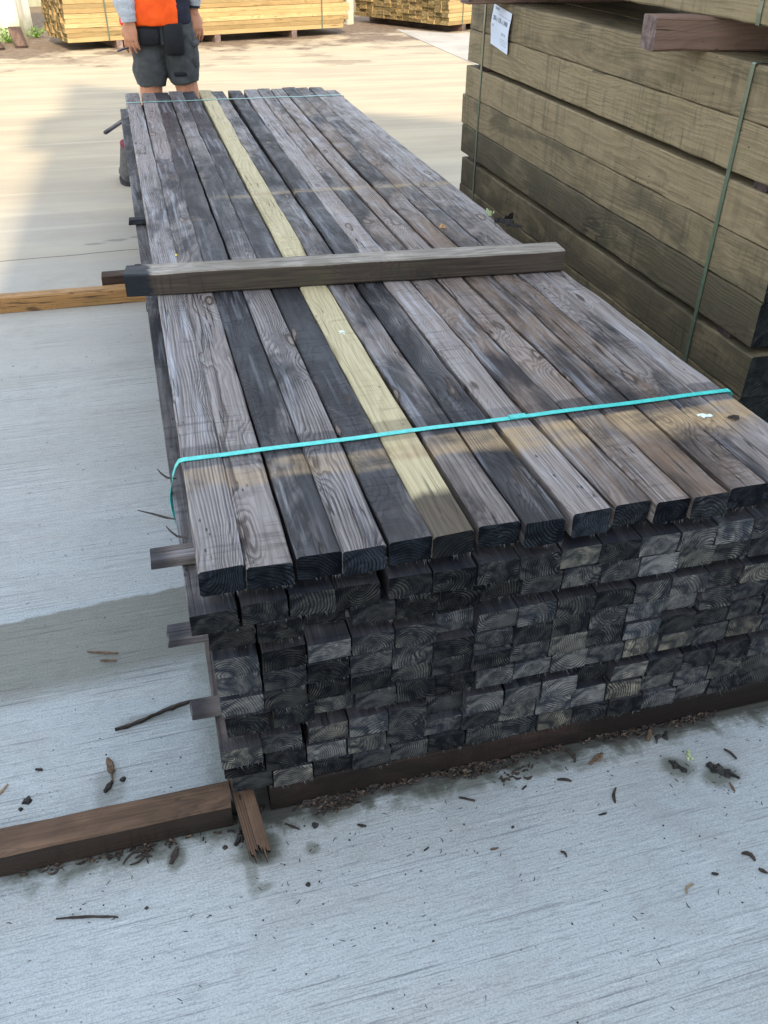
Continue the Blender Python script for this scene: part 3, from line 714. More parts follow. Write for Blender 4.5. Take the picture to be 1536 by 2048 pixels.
for k, t in enumerate((.35, 1.9)):
    p = Vector((4.514, 12.061, 0)) + ux2 * t
    stick('bearer', f'bearer under the far board pack at the {["near", "hidden"][k]} end', 'bearer', .08, .089, 1.9, SPACER, tuple(p), math.degrees(A2), (br.random(), .5, .2, 1), 'bearers under the far board pack')
def packstrap(label, t, org, ang, depth, zt, mat):
    root = empty('strap', tuple(Vector(org) + Vector((math.cos(ang), math.sin(ang), 0)) * t + Vector((0, 0, .09))), (0, 0, ang)); tag(root, label, 'strap', 'straps round the board packs')
    pts = [(0, -.010, 0), (0, -.011, zt * .5), (0, -.010, zt), (0, 0, zt + .004), (0, depth, zt + .004), (0, depth + .006, zt), (0, depth + .006, 0), (0, depth, -.001), (0, 0, -.001), (0, -.010, 0)]
    v, f = ribbon(pts, (1, 0, 0), .02, .0015); link('band', mesh('band', v, f, mat), root)
packstrap('dark strap on the long board pack left of the worker', .50, (-.585, 11.07, 0), A1, 1.0, .597, GSTR)
packstrap('thin dark strap near the right end of the long board pack', 3.42, (-.585, 11.07, 0), A1, 1.0, .597, GSTR)
packstrap('thin strap round the far board pack near its corner', .30, (4.514, 12.061, 0), A2, 1.9, .447, GSTR)
o = ux * .78
paper('white paper sheet pinned to the long board pack left of the worker', tuple(Vector((-.585, 11.055, .62)) + o), tuple(ux), (0, 0, -1), .21, .17,
      [(None, .9, .1, .2, INKF), (None, .9, .1, .35, INKF)], wave=.004, mat=plain('white sheet paper', (.8, .8, .8), .6, .3, var=.03))

# ------------------------------------------------------------------ walls
s = NT('old whitewashed render'); P = s.pos(); X, Y, Z = s.xyz(P)
n1 = s.noise(P, 3, 5, .6)[0]; n2 = s.noise(s.comb(s.mul(X, 9), s.mul(Y, 9), s.mul(Z, 1.2)), 1, 4, .6)[0]; n3 = s.noise(P, 40, 4, .7)[0]
c = s.mix(s.rng(n2, .45, .7), (.78, .76, .68), (.58, .55, .44))
c = s.mix(s.mul(s.rng(s.add(Z, s.mul(s.sub(n1, .5), .5)), .28, .04), .75), c, (.24, .25, .14))
c = s.mix(s.mul(s.rng(n3, .62, .7), .5), c, (.35, .30, .22))
RENDER = s.done(c, .9, s.bump(s.add(n1, n3), .006, .6), .2)
def wallobj(name, label, pts, h, mat, cat='wall', cop=.0):
    vs, fs = [], []
    n = len(pts)
    vs = [(x, y, -.02) for x, y in pts] + [(x, y, h) for x, y in pts]
    fs = [(i, (i + 1) % n, (i + 1) % n + n, i + n) for i in range(n)] + [tuple(range(n, 2 * n)), tuple(range(n - 1, -1, -1))]
    o = link(name, mesh(name, vs, fs, mat)); tag(o, label, cat); return o
wallobj('rendered_wall', 'stained whitewashed wall end at the top left corner', [(-9, 11.9), (-1.20, 12.36), (-1.06, 12.62), (-1.10, 12.9), (-9, 12.6)], 2.6, RENDER)
wallobj('back_wall', 'pale rendered wall far behind the board packs', [(-9, 15.6), (14, 19.6), (14, 19.9), (-9, 15.9)], 2.6, RENDER)
POST = plain('pale concrete post', (.55, .50, .40), .85, .2, bump=.4)
wallobj('post', 'pale square post standing between the two board packs', [(3.36, 13.35), (3.46, 13.38), (3.43, 13.48), (3.33, 13.45)], 2.0, POST, 'post')

# the tall shed behind the camera whose shade covers the foreground
s = NT('shed cladding'); P = s.pos(); X, Y, Z = s.xyz(P)
n1 = s.noise(P, 1.2, 4)[0]
rib = s.m_('FRACT', s.mul(s.add(X, Y), 3.5)); rb = s.mul(s.rng(rib, .0, .15), s.rng(rib, 1, .85))
CLAD = s.done(s.mix(s.rng(n1, .3, .7), (.30, .32, .33), (.36, .37, .375)), .6, s.bump(rb, .03, .6), .4)
ROOFM = plain('shed roof sheet', (.12, .12, .13), .6)
DOORM = plain('roller door', (.16, .18, .20), .5)
E_ = R(41); BH = 12.25 * math.tan(E_)
Cx, Cy = -.905, -3.5
w0 = Vector((.777, -.629, 0))
sh = empty('warehouse', (Cx, Cy, 0)); tag(sh, 'tall grey clad warehouse behind the camera shading the yard', 'building')
q = [Vector((0, 0, 0)), w0 * 14, w0 * 14 + Vector((-.2, -7, 0)), Vector((-.2, -7, 0))]
vs = [p.copy() for p in q] + [p + Vector((0, 0, BH)) for p in q]
fs = [(1, 0, 4, 5), (2, 1, 5, 6), (3, 2, 6, 7), (0, 3, 7, 4), (4, 7, 6, 5), (0, 1, 2, 3)]
link('wall', mesh('wall', vs, fs, CLAD), sh)
vs2, fs2 = [], []; ctr = sum(q, Vector()) / 4
rq = [ctr + (p - ctr) * .995 for p in q]
vs2 = [p + Vector((0, 0, BH + .003)) for p in rq] + [p + Vector((0, 0, BH + .03)) for p in rq]
link('roof', mesh('roof', vs2, fs, ROOFM), sh)
wn = Vector((.629, .777, 0)); ax = Matrix((w0, wn, Vector((0, 0, 1)))).transposed()
vs2, fs2 = [], []; box_mb(vs2, fs2, w0 * 5 + wn * .03 + Vector((0, 0, 2.2)), (4, .06, 4.4), ax); link('door', mesh('door', vs2, fs2, DOORM), sh)
vs2, fs2 = [], []; box_mb(vs2, fs2, Vector((-.07, .06, 8.60)), (.18, .3, .80)); link('shadow_bump_box', mesh('shadow_bump_box', vs2, fs2, ROOFM), sh)  # unseen box added only to put a bump in the shadow edge

#PERSON
# ------------------------------------------------------------------ the worker (seen from behind, walking away)
def remeshed(name, parts, vox, mats, parent, smooth_it=2, pick=None, wrinkle=None):
    v, f = merge(parts); me = mesh(name + ' source', v, f, mats[0])
    t = bpy.data.objects.new('source', me); COL.objects.link(t)
    r = t.modifiers.new('r', 'REMESH'); r.mode = 'VOXEL'; r.voxel_size = vox
    k = t.modifiers.new('s', 'SMOOTH'); k.factor = .5; k.iterations = smooth_it
    dg = bpy.context.evaluated_depsgraph_get(); me2 = bpy.data.meshes.new_from_object(t.evaluated_get(dg))
    bpy.data.objects.remove(t); bpy.data.meshes.remove(me); me2.name = name
    me2.materials.clear()
    for m in mats: me2.materials.append(m)
    if wrinkle:
        nn = [v.normal.copy() for v in me2.vertices]
        for v, n in zip(me2.vertices, nn): v.co += n * wrinkle(v.co)
    for p in me2.polygons:
        p.use_smooth = True
        if pick: p.material_index = pick(p.center)
    me2.update(); return link(name, me2, parent)
SKIN = plain('skin', (.46, .21, .12), .5, .4, var=.08, sc=40)
HAIR = plain('brown hair', (.05, .03, .02), .6, .3, sc=200, bump=.5)
s = NT('orange high visibility fabric'); n = s.noise(s.coord(), 14, 4)[0]
s.put(s.b.inputs['Emission Color'], (0, 0, 0, 1)); HIV = s.done(s.mix(s.rng(n, .3, .7), (.95, .115, .012), (.80, .085, .012)), .75, s.bump(n, .012, .5), .2)
RED = plain('red orange piping', (.75, .04, .02), .7)
NAVY = plain('navy fabric', (.018, .020, .032), .8, .2, bump=.3)
GREYK = plain('grey marl knit', (.40, .42, .44), .9, .1, var=.15, sc=90, bump=.5)
SHORT = plain('dark grey work fabric', (.062, .066, .068), .8, .2, var=.15, sc=25, bump=.4)
BLACKF = plain('black pocket fabric', (.012, .013, .015), .75, .25, bump=.3)
BOOTM = plain('grey suede boot', (.11, .105, .10), .85, .2, var=.2, sc=60)
SOLE = plain('black rubber sole', (.02, .02, .02), .7)
WINE = plain('dark red boot collar', (.18, .012, .03), .7)
PO = Vector((.24, 4.60, 0))
per = empty('person', PO); tag(per, 'worker seen from behind in orange and navy vest, grey sleeves and dark shorts', 'person')
def W(*a): return Vector(a) - PO
def lim(pts, rads, n=14): return tube([W(*p) for p in pts], rads, n)
def hand(wrist, d, side, back):
    """palm + four bent fingers + thumb. d: pointing direction, side: thumb side, back: back-of-hand normal"""
    w_, d, sd, bk = W(*wrist), Vector(d).normalized(), Vector(side).normalized(), Vector(back).normalized()
    out = []
    pc = [(w_ - d * .02, sd * .029, bk * .022), (w_ + d * .015, sd * .037, bk * .020), (w_ + d * .055, sd * .048, bk * .018), (w_ + d * .088, sd * .046, bk * .014), (w_ + d * .096, sd * .040, bk * .010)]
    out.append(loft(pc, 12))
    for k, (L, off) in enumerate(((.078, .034), (.086, .011), (.080, -.012), (.064, -.034))):
        p0 = w_ + d * .085 + sd * off; cur = -bk
        a1 = d * .96 + cur * (.12 + .05 * k) + sd * (.10 - .06 * k); a2 = d * .92 + cur * (.34 + .07 * k); a3 = d * .8 + cur * .6
        p1 = p0 + a1.normalized() * L * .45; p2 = p1 + a2.normalized() * L * .32; p3 = p2 + a3.normalized() * L * .25
        out.append(tube([p0 - d * .02, p0, p1, p2, p3], [.0095, .0095, .0090, .0082, .0065], 8))
    t0 = w_ + d * .028 + sd * .030
    t1 = t0 + (d * .75 + sd * .65 - bk * .25).normalized() * .038; t2 = t1 + (d * .95 + sd * .15 - bk * .35).normalized() * .03
    out.append(tube([w_ + d * .012 + sd * .014, t0, t1, t2], [.013, .0125, .0105, .0075], 8))
    return out
hp = [(x, y, z) for x, y, z in ()]
def ring(c, rx, ry, rot=0): 
    return (W(*c), Vector((rx * math.cos(rot), rx * math.sin(rot), 0)), Vector((-ry * math.sin(rot), ry * math.cos(rot), 0)))
body = [loft([ring((.245, 4.60, .80), .13, .09), ring((.245, 4.60, .88), .155, .105), ring((.242, 4.60, .97), .155, .105), ring((.235, 4.60, 1.08), .14, .10),
              ring((.228, 4.60, 1.22), .155, .108), ring((.222, 4.60, 1.36), .175, .110), ring((.220, 4.60, 1.45), .165, .09), ring((.220, 4.605, 1.50), .085, .065),
              ring((.220, 4.612, 1.54), .057, .058), ring((.222, 4.62, 1.60), .055, .058)], 24),
        loft([ring((.222, 4.655, 1.575), .040, .055), ring((.222, 4.645, 1.61), .062, .082), ring((.223, 4.635, 1.67), .074, .095), ring((.223, 4.63, 1.73), .076, .096),
              ring((.223, 4.625, 1.78), .062, .078), ring((.223, 4.625, 1.805), .030, .04)], 20),
        tube([W(.223, 4.722, 1.70), W(.223, 4.742, 1.668), W(.223, 4.728, 1.655)], [.010, .015, .011], 8),
        tube([W(.145, 4.63, 1.70), W(.143, 4.625, 1.66)], [.013, .009], 8, .6), tube([W(.301, 4.63, 1.70), W(.303, 4.625, 1.66)], [.013, .009], 8, .6),
        lim([(.06, 4.60, 1.43), (.030, 4.585, 1.36), (.045, 4.55, 1.14), (.058, 4.50, 1.05), (.070, 4.475, .945), (.074, 4.47, .91)], [.055, .050, .041, .036, .028, .027]),
        lim([(.38, 4.60, 1.43), (.412, 4.60, 1.36), (.440, 4.60, 1.16), (.445, 4.62, 1.04), (.437, 4.63, .965), (.436, 4.63, .935)], [.055, .050, .041, .036, .027, .026]),
        lim([(.175, 4.60, .90), (.160, 4.595, .72), (.142, 4.60, .52), (.132, 4.61, .47), (.082, 4.66, .36), (.01, 4.72, .255), (-.045, 4.77, .13), (-.055, 4.78, .07)], [.080, .074, .062, .058, .060, .045, .040, .042]),
        lim([(.315, 4.60, .90), (.330, 4.60, .72), (.358, 4.60, .52), (.362, 4.60, .46), (.370, 4.585, .35), (.380, 4.59, .22), (.386, 4.60, .10), (.386, 4.60, .07)], [.080, .074, .062, .058, .060, .046, .038, .042])]
body += hand((.074, 4.47, .925), (-.06, .02, -1), (-.80, .60, 0), (-.60, -.80, 0))
body += hand((.436, 4.63, .955), (.12, .02, -1), (.75, .66, 0), (.66, -.75, 0))
SK = [SKIN]
o = remeshed('body', body, .0052, SK, per, 2)
# face: eyes, mouth
v1, f1 = tube([W(.197, 4.714, 1.705), W(.197, 4.720, 1.705)], [.010, .007], 8); v2, f2 = tube([W(.249, 4.714, 1.705), W(.249, 4.720, 1.705)], [.010, .007], 8)
link('eyes', mesh('eyes', *merge([(v1, f1), (v2, f2)]), plain('eye white', (.6, .6, .6), .3)), per)
v1, f1 = tube([W(.203, 4.716, 1.628), W(.223, 4.724, 1.626), W(.243, 4.716, 1.628)], [.003, .006, .003], 8)
link('mouth', mesh('mouth', v1, f1, plain('lips', (.35, .12, .10), .5)), per)
hair = [loft([ring((.223, 4.60, 1.61), .060, .062), ring((.223, 4.605, 1.66), .078, .080), ring((.223, 4.612, 1.72), .083, .090), ring((.223, 4.622, 1.78), .072, .085), ring((.223, 4.628, 1.822), .032, .04)], 20)]
remeshed('hair', hair, .007, [HAIR], per, 2, wrinkle=lambda c: .004 * noise.noise(c * 45))
# vest over the torso
def vpick(c):
    x = c.x + PO.x
    if x < .058 and c.z < 1.38: return 2
    return 1 if x > .333 + .02 * (c.z - .9) else 0
vest = [loft([ring((.222, 4.59, .893), .196, .135), ring((.222, 4.59, .905), .199, .138), ring((.222, 4.595, 1.0), .196, .138), ring((.220, 4.60, 1.12), .186, .130), ring((.218, 4.60, 1.26), .192, .132),
              ring((.218, 4.60, 1.38), .205, .128), ring((.219, 4.60, 1.46), .170, .10), ring((.220, 4.605, 1.51), .09, .075), ring((.22, 4.61, 1.535), .072, .07)], 36)]
remeshed('vest', vest, .009, [HIV, NAVY, RED], per, 2, vpick, lambda c: .006 * noise.noise(Vector((c.x * 9, c.y * 9, c.z * 14))) + .004 * noise.noise(c * 25))
for (nm, pts, rd, cuff) in (('sleeve', [(.075, 4.60, 1.43), (.030, 4.585, 1.36), (.042, 4.55, 1.16), (.052, 4.51, 1.08), (.062, 4.485, 1.0), (.070, 4.472, .95), (.072, 4.47, .925)], [.066, .064, .058, .058, .056, .046, .040], None),
                      ('sleeve', [(.365, 4.60, 1.43), (.412, 4.60, 1.36), (.440, 4.60, 1.17), (.445, 4.62, 1.07), (.440, 4.63, 1.0), (.437, 4.63, .975)], [.066, .064, .056, .050, .042, .036], None)):
    sv = remeshed(nm, [lim(pts, rd, 18)], .006, [GREYK], per, 2, None, lambda c: .005 * noise.noise(Vector((c.x * 12, c.y * 12, c.z * 38))))
    e = Vector(pts[-1]); e0 = Vector(pts[-2]); dd = (e - e0).normalized()
    v, f = lim([tuple(e - dd * .006), tuple(e + dd * .006)], [rd[-1] + .002, rd[-1] + .001], 18)
    link('cuff', mesh('cuff', v, f, NAVY if pts[0][0] > .2 else GREYK, smooth=False), sv)
# shorts
sh_ = [loft([ring((.248, 4.60, .80), .150, .115), ring((.250, 4.60, .86), .150, .118), ring((.245, 4.60, .95), .162, .12), ring((.242, 4.60, 1.02), .158, .115), ring((.24, 4.6, 1.04), .15, .11)], 28),
       lim([(.178, 4.60, .90), (.170, 4.60, .78), (.158, 4.60, .68), (.153, 4.60, .61), (.152, 4.60, .582)], [.108, .106, .096, .087, .084], 24),
       lim([(.318, 4.60, .90), (.327, 4.60, .78), (.338, 4.60, .68), (.345, 4.60, .62), (.347, 4.60, .598)], [.106, .106, .096, .087, .083], 24)]
shorts = remeshed('shorts', sh_, .006, [SHORT], per, 3, None, lambda c: .012 * noise.noise(Vector((c.x * 12 + c.z * 13, c.y * 10, c.z * 9))) + .004 * noise.noise(c * 32))
def pouch(name, c, sz, m, par, rot=0, rr=.012):
    n = 5; vs = []; ax = Matrix.Rotation(rot, 3, 'Z')
    vv, ff = loft([(Vector((0, 0, -sz[2] / 2)), Vector((sz[0] * .40, 0, 0)), Vector((0, sz[1] * .35, 0))), (Vector((0, 0, -sz[2] * .42)), Vector((sz[0] * .52, 0, 0)), Vector((0, sz[1] * .5, 0))),
                   (Vector((0, 0, 0)), Vector((sz[0] * .55, 0, 0)), Vector((0, sz[1] * .6, 0))), (Vector((0, 0, sz[2] * .46)), Vector((sz[0] * .52, 0, 0)), Vector((0, sz[1] * .4, 0))), (Vector((0, 0, sz[2] / 2)), Vector((sz[0] * .5, 0, 0)), Vector((0, sz[1] * .3, 0)))], 24)
    vv = [ax @ Vector((math.copysign(abs(v.x / (sz[0] * .55)) ** .6, v.x) * sz[0] * .5, v.y, v.z)) + W(*c) for v in vv]
    return link(name, mesh(name, vv, ff, m, smooth=True), par)
pouch('tool_pouch', (.300, 4.475, .830), (.115, .045, .155), BLACKF, per)
pouch('tool_pouch', (.170, 4.480, .845), (.115, .030, .085), BLACKF, per)
pouch('cargo_pocket', (.415, 4.575, .745), (.10, .035, .13), SHORT, shorts, R(75))
pouch('pocket_flap', (.416, 4.574, .800), (.108, .045, .035), SHORT, shorts, R(75))
pouch('pocket_trim', (.318, 4.515, .650), (.075, .012, .020), BLACKF, shorts)
# boots
for (top, ank, toe) in (((-.022, 4.745, .245), (-.052, 4.785, .07), (-.072, 4.93, .04)), ((.381, 4.59, .23), (.386, 4.60, .07), (.40, 4.75, .04))):
    a, b, t_ = Vector(top), Vector(ank), Vector(toe)
    bt = [lim([tuple(a), tuple(a * .5 + b * .5), tuple(b)], [.056, .056, .058], 18),
          lim([tuple(b + Vector((0, -.045, -.025))), tuple(b + Vector((0, .0, -.015))), tuple(b * .5 + t_ * .5), tuple(t_ + Vector((0, .02, 0))), tuple(t_ + Vector((0, .05, -.005)))], [.038, .052, .050, .046, .03], 18)]
    bo = remeshed('boot', bt, .008, [BOOTM], per, 2)
    v, f = [], []
    secs = []
    for z in (.001, .022): secs.append((W((b.x + t_.x) / 2, (b.y + t_.y) / 2 + .012, z), Vector((.055, 0, 0)), Vector((0, .148, 0))))
    v, f = loft(secs, 24); link('sole', mesh('sole', v, f, SOLE), bo)
    dd = (b - a).normalized(); v, f = lim([tuple(a - dd * .004), tuple(a + dd * .008)], [.0570, .0572], 18); link('collar', mesh('collar', v, f, WINE), bo)
v, f = tube([(-.012, 4.50, .775), (.02, 4.50, .785), (.055, 4.50, .795)], [.004, .006, .006], 8)
o = link('pen', mesh('pen', v, f, plain('dark pen plastic', (.02, .022, .05), .3))); tag(o, 'dark marker pen held in the worker\'s left hand', 'pen')
#PERSON-END
#DEBRIS
# ------------------------------------------------------------------ bark, splinters and litter
BARK = plain('dark bark', (.040, .030, .025), .75, .3, var=.35, sc=120, bump=.6)
BARK2 = plain('brown bark', (.13, .085, .055), .8, .25, var=.3, sc=120, bump=.6)
STRAW = plain('pale splinter', (.28, .21, .13), .8, .2, var=.2, sc=120)
SOILM = plain('wet crumb of soil', (.018, .016, .014), .6, .4, var=.3, sc=200, bump=.6)
MOSS = plain('pale lichen', (.40, .45, .25), .9, .1, var=.3, sc=200, bump=.6)
dr = random.Random(77)
def sliver(p0, p1, w, th, curl=.0, z=.0015, seg=7, prof=None, arch=.0):
    p0, p1 = Vector((p0[0], p0[1], z)), Vector((p1[0], p1[1], z)); d = p1 - p0; n = Vector((-d.y, d.x, 0)).normalized(); vs, fs = [], []
    for i in range(seg + 1):
        t = i / seg; c = p0 + d * t + n * (curl * math.sin(t * math.pi) * d.length + dr.uniform(-.07, .07) * w) + Vector((0, 0, arch * math.sin(t * math.pi)))
        ww = w / 2 * (prof(t) if prof else (.35 + .65 * math.sin(math.pi * min(1, max(0, .08 + t * .84))))) * dr.uniform(.75, 1.2)
        a = dr.uniform(0, th * .5)
        vs += [c + n * ww, c - n * ww, c - n * ww * .8 + Vector((0, 0, th + a)), c + n * ww * .7 + Vector((0, 0, th * .9))]
    for i in range(seg):
        for k in range(4):
            a = i * 4 + k; b = i * 4 + (k + 1) % 4; fs.append((b, a, a + 4, b + 4))
    fs += [(0, 1, 2, 3), tuple(seg * 4 + k for k in (3, 2, 1, 0))]
    return vs, fs
def clod(c, r, h, n=9, z=0):
    vs = []; top = []
    a0 = dr.uniform(0, 6)
    for k in range(n):
        a = a0 + 2 * math.pi * k / n; q = r * dr.uniform(.55, 1.15); vs.append(Vector((c[0] + q * math.cos(a), c[1] + q * math.sin(a), z)))
    for k in range(n):
        p = vs[k]; vs.append(Vector((c[0] + (p.x - c[0]) * .62, c[1] + (p.y - c[1]) * .62, z + h * dr.uniform(.6, 1))))
    vs.append(Vector((c[0], c[1], z + h))); fs = []
    for k in range(n):
        b = (k + 1) % n; fs.append((k, b, b + n, k + n)); fs.append((k + n, b + n, 2 * n))
    fs.append(tuple(range(n - 1, -1, -1))); return vs, fs
def debris(name, label, cat, parts, m, smooth=False):
    v, f = merge(parts); c = sum(v, Vector()) / len(v); c.z = 0
    o = link(name, mesh(name, [p - c for p in v], f, m, smooth=smooth), None, c); tag(o, label, cat); return o
S_ = sliver
debris('splinter', 'longer reddish splinter lying on the damp patch left of the stack', 'splinter', [S_((-.271, .539), (-.202, .517), .006, .003)], BARK2)
debris('splinter', 'shorter splinter below the longer one on the damp patch', 'splinter', [S_((-.242, .503), (-.206, .493), .006, .003)], BARK2)
debris('stick', 'long dark bent stick on the concrete reaching the lowest left lath', 'stick', [S_((-.212, .281), (-.13, .302), .010, .006, -.04, seg=10), S_((-.135, .300), (-.046, .322), .011, .006, .03, seg=10)], BARK)
debris('bark_piece', 'curled brown bark scrap with a thin tail on the pale concrete left of the stack', 'bark', [S_((-.226, .208), (-.220, .168), .014, .005), S_((-.222, .175), (-.218, .146), .004, .003), S_((-.229, .195), (-.214, .172), .008, .006)], BARK2)
debris('bark_piece', 'small black twig end just below the curled bark scrap', 'bark', [S_((-.219, .145), (-.234, .124), .009, .006)], BARK)
debris('clod', 'small dark pebble right of the curled bark scrap', 'clod', [clod((-.199, .148), .008, .006)], SOILM)
debris('splinter', 'bent pale straw splinter at the left photo edge', 'splinter', [S_((-.436, .176), (-.420, .194), .004, .002), S_((-.420, .194), (-.436, .170), .004, .002)], STRAW)
debris('clod', 'dark wet lump at the far left above the front bearer', 'clod', [clod((-.380, .144), .012, .008), clod((-.392, .128), .006, .004)], SOILM)
debris('bark_piece', 'dark nub of bark near the left photo edge', 'bark', [S_((-.369, .217), (-.355, .213), .006, .004)], BARK)
debris('bark_piece', 'tangle of curly bark shreds against the left front bearer', 'bark', [S_((-.203, -.045), (-.157, -.030), .004, .003, .25), S_((-.190, -.050), (-.165, -.022), .005, .003, -.3), S_((-.18, -.040), (-.15, -.045), .004, .004, .2, z=.004), S_((-.178, -.026), (-.158, -.018), .012, .004), S_((-.163, -.03), (-.158, -.055), .004, .003)], BARK)
debris('bark_piece', 'oval seed-shaped bark piece below the left front bearer', 'bark', [S_((-.118, -.067), (-.104, -.036), .012, .005)], BARK)
debris('bark_piece', 'small square dark chip between bearer and broken slat', 'bark', [clod((-.018, -.056), .006, .003, 5)], BARK)
debris('splinter', 'long straight dark splinter on the lower left concrete', 'splinter', [S_((-.316, -.122), (-.213, -.146), .0045, .003, .02, seg=12)], BARK)
debris('bark_piece', 'triangular bark chip on the concrete right of the long splinter', 'bark', [clod((-.165, -.141), .006, .003, 4)], BARK)
debris('bark_piece', 'black crumbled bark beside the broken slat', 'bark', [clod((.012, -.046), .013, .014), clod((.020, -.026), .012, .010), S_((.0, -.06), (.03, -.028), .010, .008)], SOILM)
debris('splinter', 'dark splinter right of the broken slat', 'splinter', [S_((.099, -.036), (.123, -.056), .005, .003)], BARK)
debris('clod', 'black crumbled bark wedged between the left bearer and the stack corner', 'clod', [clod((.035, .03), .022, .03), clod((.03, .0), .016, .016), clod((.055, .01), .014, .010), S_((.01, .01), (.055, -.02), .012, .006)], SOILM)
debris('bark_piece', 'hook-shaped dark bark strip in front of the middle of the stack', 'bark', [S_((.668, .004), (.700, -.012), .012, .004), S_((.695, -.008), (.700, -.046), .008, .004, .2)], BARK)
debris('leaf', 'curled brown leaf in front of the stack, right of the hooked bark', 'leaf', [S_((.726, -.057), (.745, -.050), .010, .004), S_((.742, -.052), (.764, -.040), .014, .004)], BARK2)
debris('leaf', 'upright brown leaf beside the black butterfly-shaped bark', 'leaf', [S_((.873, -.034), (.896, -.008), .011, .004)], BARK2)
debris('bark_piece', 'black butterfly-shaped bark scrap near the right end of the stack', 'bark', [clod((.902, -.028), .010, .004, 6), clod((.916, -.034), .010, .004, 6), S_((.90, -.03), (.888, -.045), .003, .002), S_((.92, -.03), (.924, -.02), .006, .003)], SOILM)
debris('clod', 'largest black soggy clump on the right of the concrete', 'clod', [clod((.978, -.136), .018, .010, 11), clod((.992, -.150), .014, .007), clod((.970, -.122), .010, .005), S_((.975, -.13), (1.006, -.168), .006, .005), S_((.96, -.12), (.97, -.14), .008, .006)], SOILM)
debris('clod', 'smaller black clump below the pale lichen', 'clod', [clod((.898, -.104), .011, .007), clod((.908, -.120), .009, .005), S_((.89, -.092), (.912, -.126), .008, .004)], SOILM)
debris('lichen', 'pale green lichen tuft between the black clumps', 'lichen', [clod((.937, -.088), .006, .008, 7), clod((.944, -.080), .005, .007, 7), clod((.932, -.096), .005, .005, 7), clod((.941, -.099), .004, .004, 7)], MOSS)
for (lab, a, b, w_, m, c) in (
    ('thin dark twig in front of the stack, below its middle', (.44, -.065), (.469, -.081), .005, BARK, 0),
    ('pointed dark twig in front of the hooked bark', (.646, -.076), (.673, -.087), .006, BARK, .1),
    ('dark twig lying lengthwise in the middle right of the concrete', (.734, -.156), (.752, -.124), .006, BARK, .1),
    ('short straight dark twig in the middle of the open concrete', (.690, -.173), (.707, -.173), .004, BARK, 0),
    ('tiny forked chip on the open concrete below centre', (.585, -.226), (.591, -.240), .005, BARK, .2),
    ('small slanting twig on the concrete left of centre', (.338, -.160), (.349, -.155), .003, BARK, 0),
    ('small brown twig right of the slanting one', (.459, -.189), (.475, -.190), .004, BARK2, 0),
    ('curved dark bark chip near the lower right photo edge', (.911, -.316), (.926, -.337), .010, BARK, .3),
    ('pale Y-shaped splinter in the lower right corner', (.768, -.361), (.789, -.348), .005, STRAW, .2),
    ('dark bark sliver at the right end in front of the bearer', (1.018, -.094), (1.029, -.124), .006, BARK, .1),
    ('brown sliver below the largest black clump', (.981, -.172), (.979, -.192), .005, BARK2, 0),
    ('short dark chip below the left part of the front bearer', (.232, -.074), (.247, -.082), .006, BARK, 0),
    ('dark flake near the bottom right, left of the curved chip', (.833, -.338), (.844, -.343), .006, BARK, 0),
    ('last dark flake at the bottom right photo edge', (.922, -.352), (.933, -.364), .007, BARK, 0)):
    debris('twig', lab, 'twig', [S_(a, b, w_, .003, c)], m)
debris('clod', 'round dark stone on the concrete in front of the bearer', 'clod', [clod((.154, -.053), .008, .005)], SOILM)
debris('clod', 'small round dark crumb in the middle of the open concrete', 'clod', [clod((.519, -.154), .004, .003)], SOILM)
debris('clod', 'small dark stone at the left of the lower concrete', 'clod', [clod((.117, -.170), .006, .004)], SOILM)
# countless small stuff
parts = []
for (cx, cy, rx, ry, n) in ((.21, -.012, .05, .022, 60), (.17, -.004, .03, .012, 25), (.50, -.004, .055, .022, 70), (.45, .0, .03, .012, 25), (.64, .004, .05, .012, 26), (.84, .0, .10, .016, 60), (1.0, .004, .06, .014, 40), (.33, -.002, .12, .008, 40), (-.20, -.022, .2, .006, 30), (.57, -.03, .05, .03, 16)):
    for _ in range(int(n * 2.2)):
        x, y = dr.gauss(cx, rx * .5), dr.gauss(cy, ry * .5)
        if -.02 < y - (-.0) and x > .08 and y > .004: y = dr.uniform(-.01, .0)
        if x < .0: y = min(y, -.017)
        l = dr.uniform(.004, .022); a = dr.uniform(0, 6.3); zz = dr.uniform(.001, .010) * max(0, 1 - abs(y) / .05)
        parts.append(S_((x, y), (x + l * math.cos(a), y + l * .5 * math.sin(a)), dr.uniform(.002, .006), dr.uniform(.001, .004), dr.uniform(-.3, .3), z=zz, seg=4))
v, f = merge(parts)
o = link('bark_litter', mesh('bark_litter', v, f, [BARK, BARK2, SOILM], [dr.choice((0, 0, 0, 1, 2, 2)) for _ in range(len(f) // 18) for __ in range(18)])); tag(o, 'dark shredded bark litter lying along the foot of the front bearer', 'bark litter', kind='stuff')
parts = []; cl = []
for _ in range(900):
    x = dr.uniform(-.55, 1.25); y = -.02 - abs(dr.gauss(0, .22)) if dr.random() < .7 else dr.uniform(-.75, -.03)
    if dr.random() < .22: x, y = dr.uniform(-.6, -.03), dr.uniform(.02, 2.4)
    r = .0006 + .0022 * dr.random() ** 4
    if dr.random() < .25:
        a = dr.uniform(0, 6.3); l = dr.uniform(.003, .012); parts.append(S_((x, y), (x + l * math.cos(a), y + l * math.sin(a)), .0012, .0008, dr.uniform(-.2, .2), z=.0002, seg=3))
    else: parts.append(clod((x, y), r, r * .7, 5, z=.0))
for _ in range(500):      # crumbs on the deck
    pass
v, f = merge(parts)
o = link('litter_specks', mesh('litter_specks', v, f, SOILM)); tag(o, 'fine dark specks scattered over the concrete', 'specks', kind='stuff')
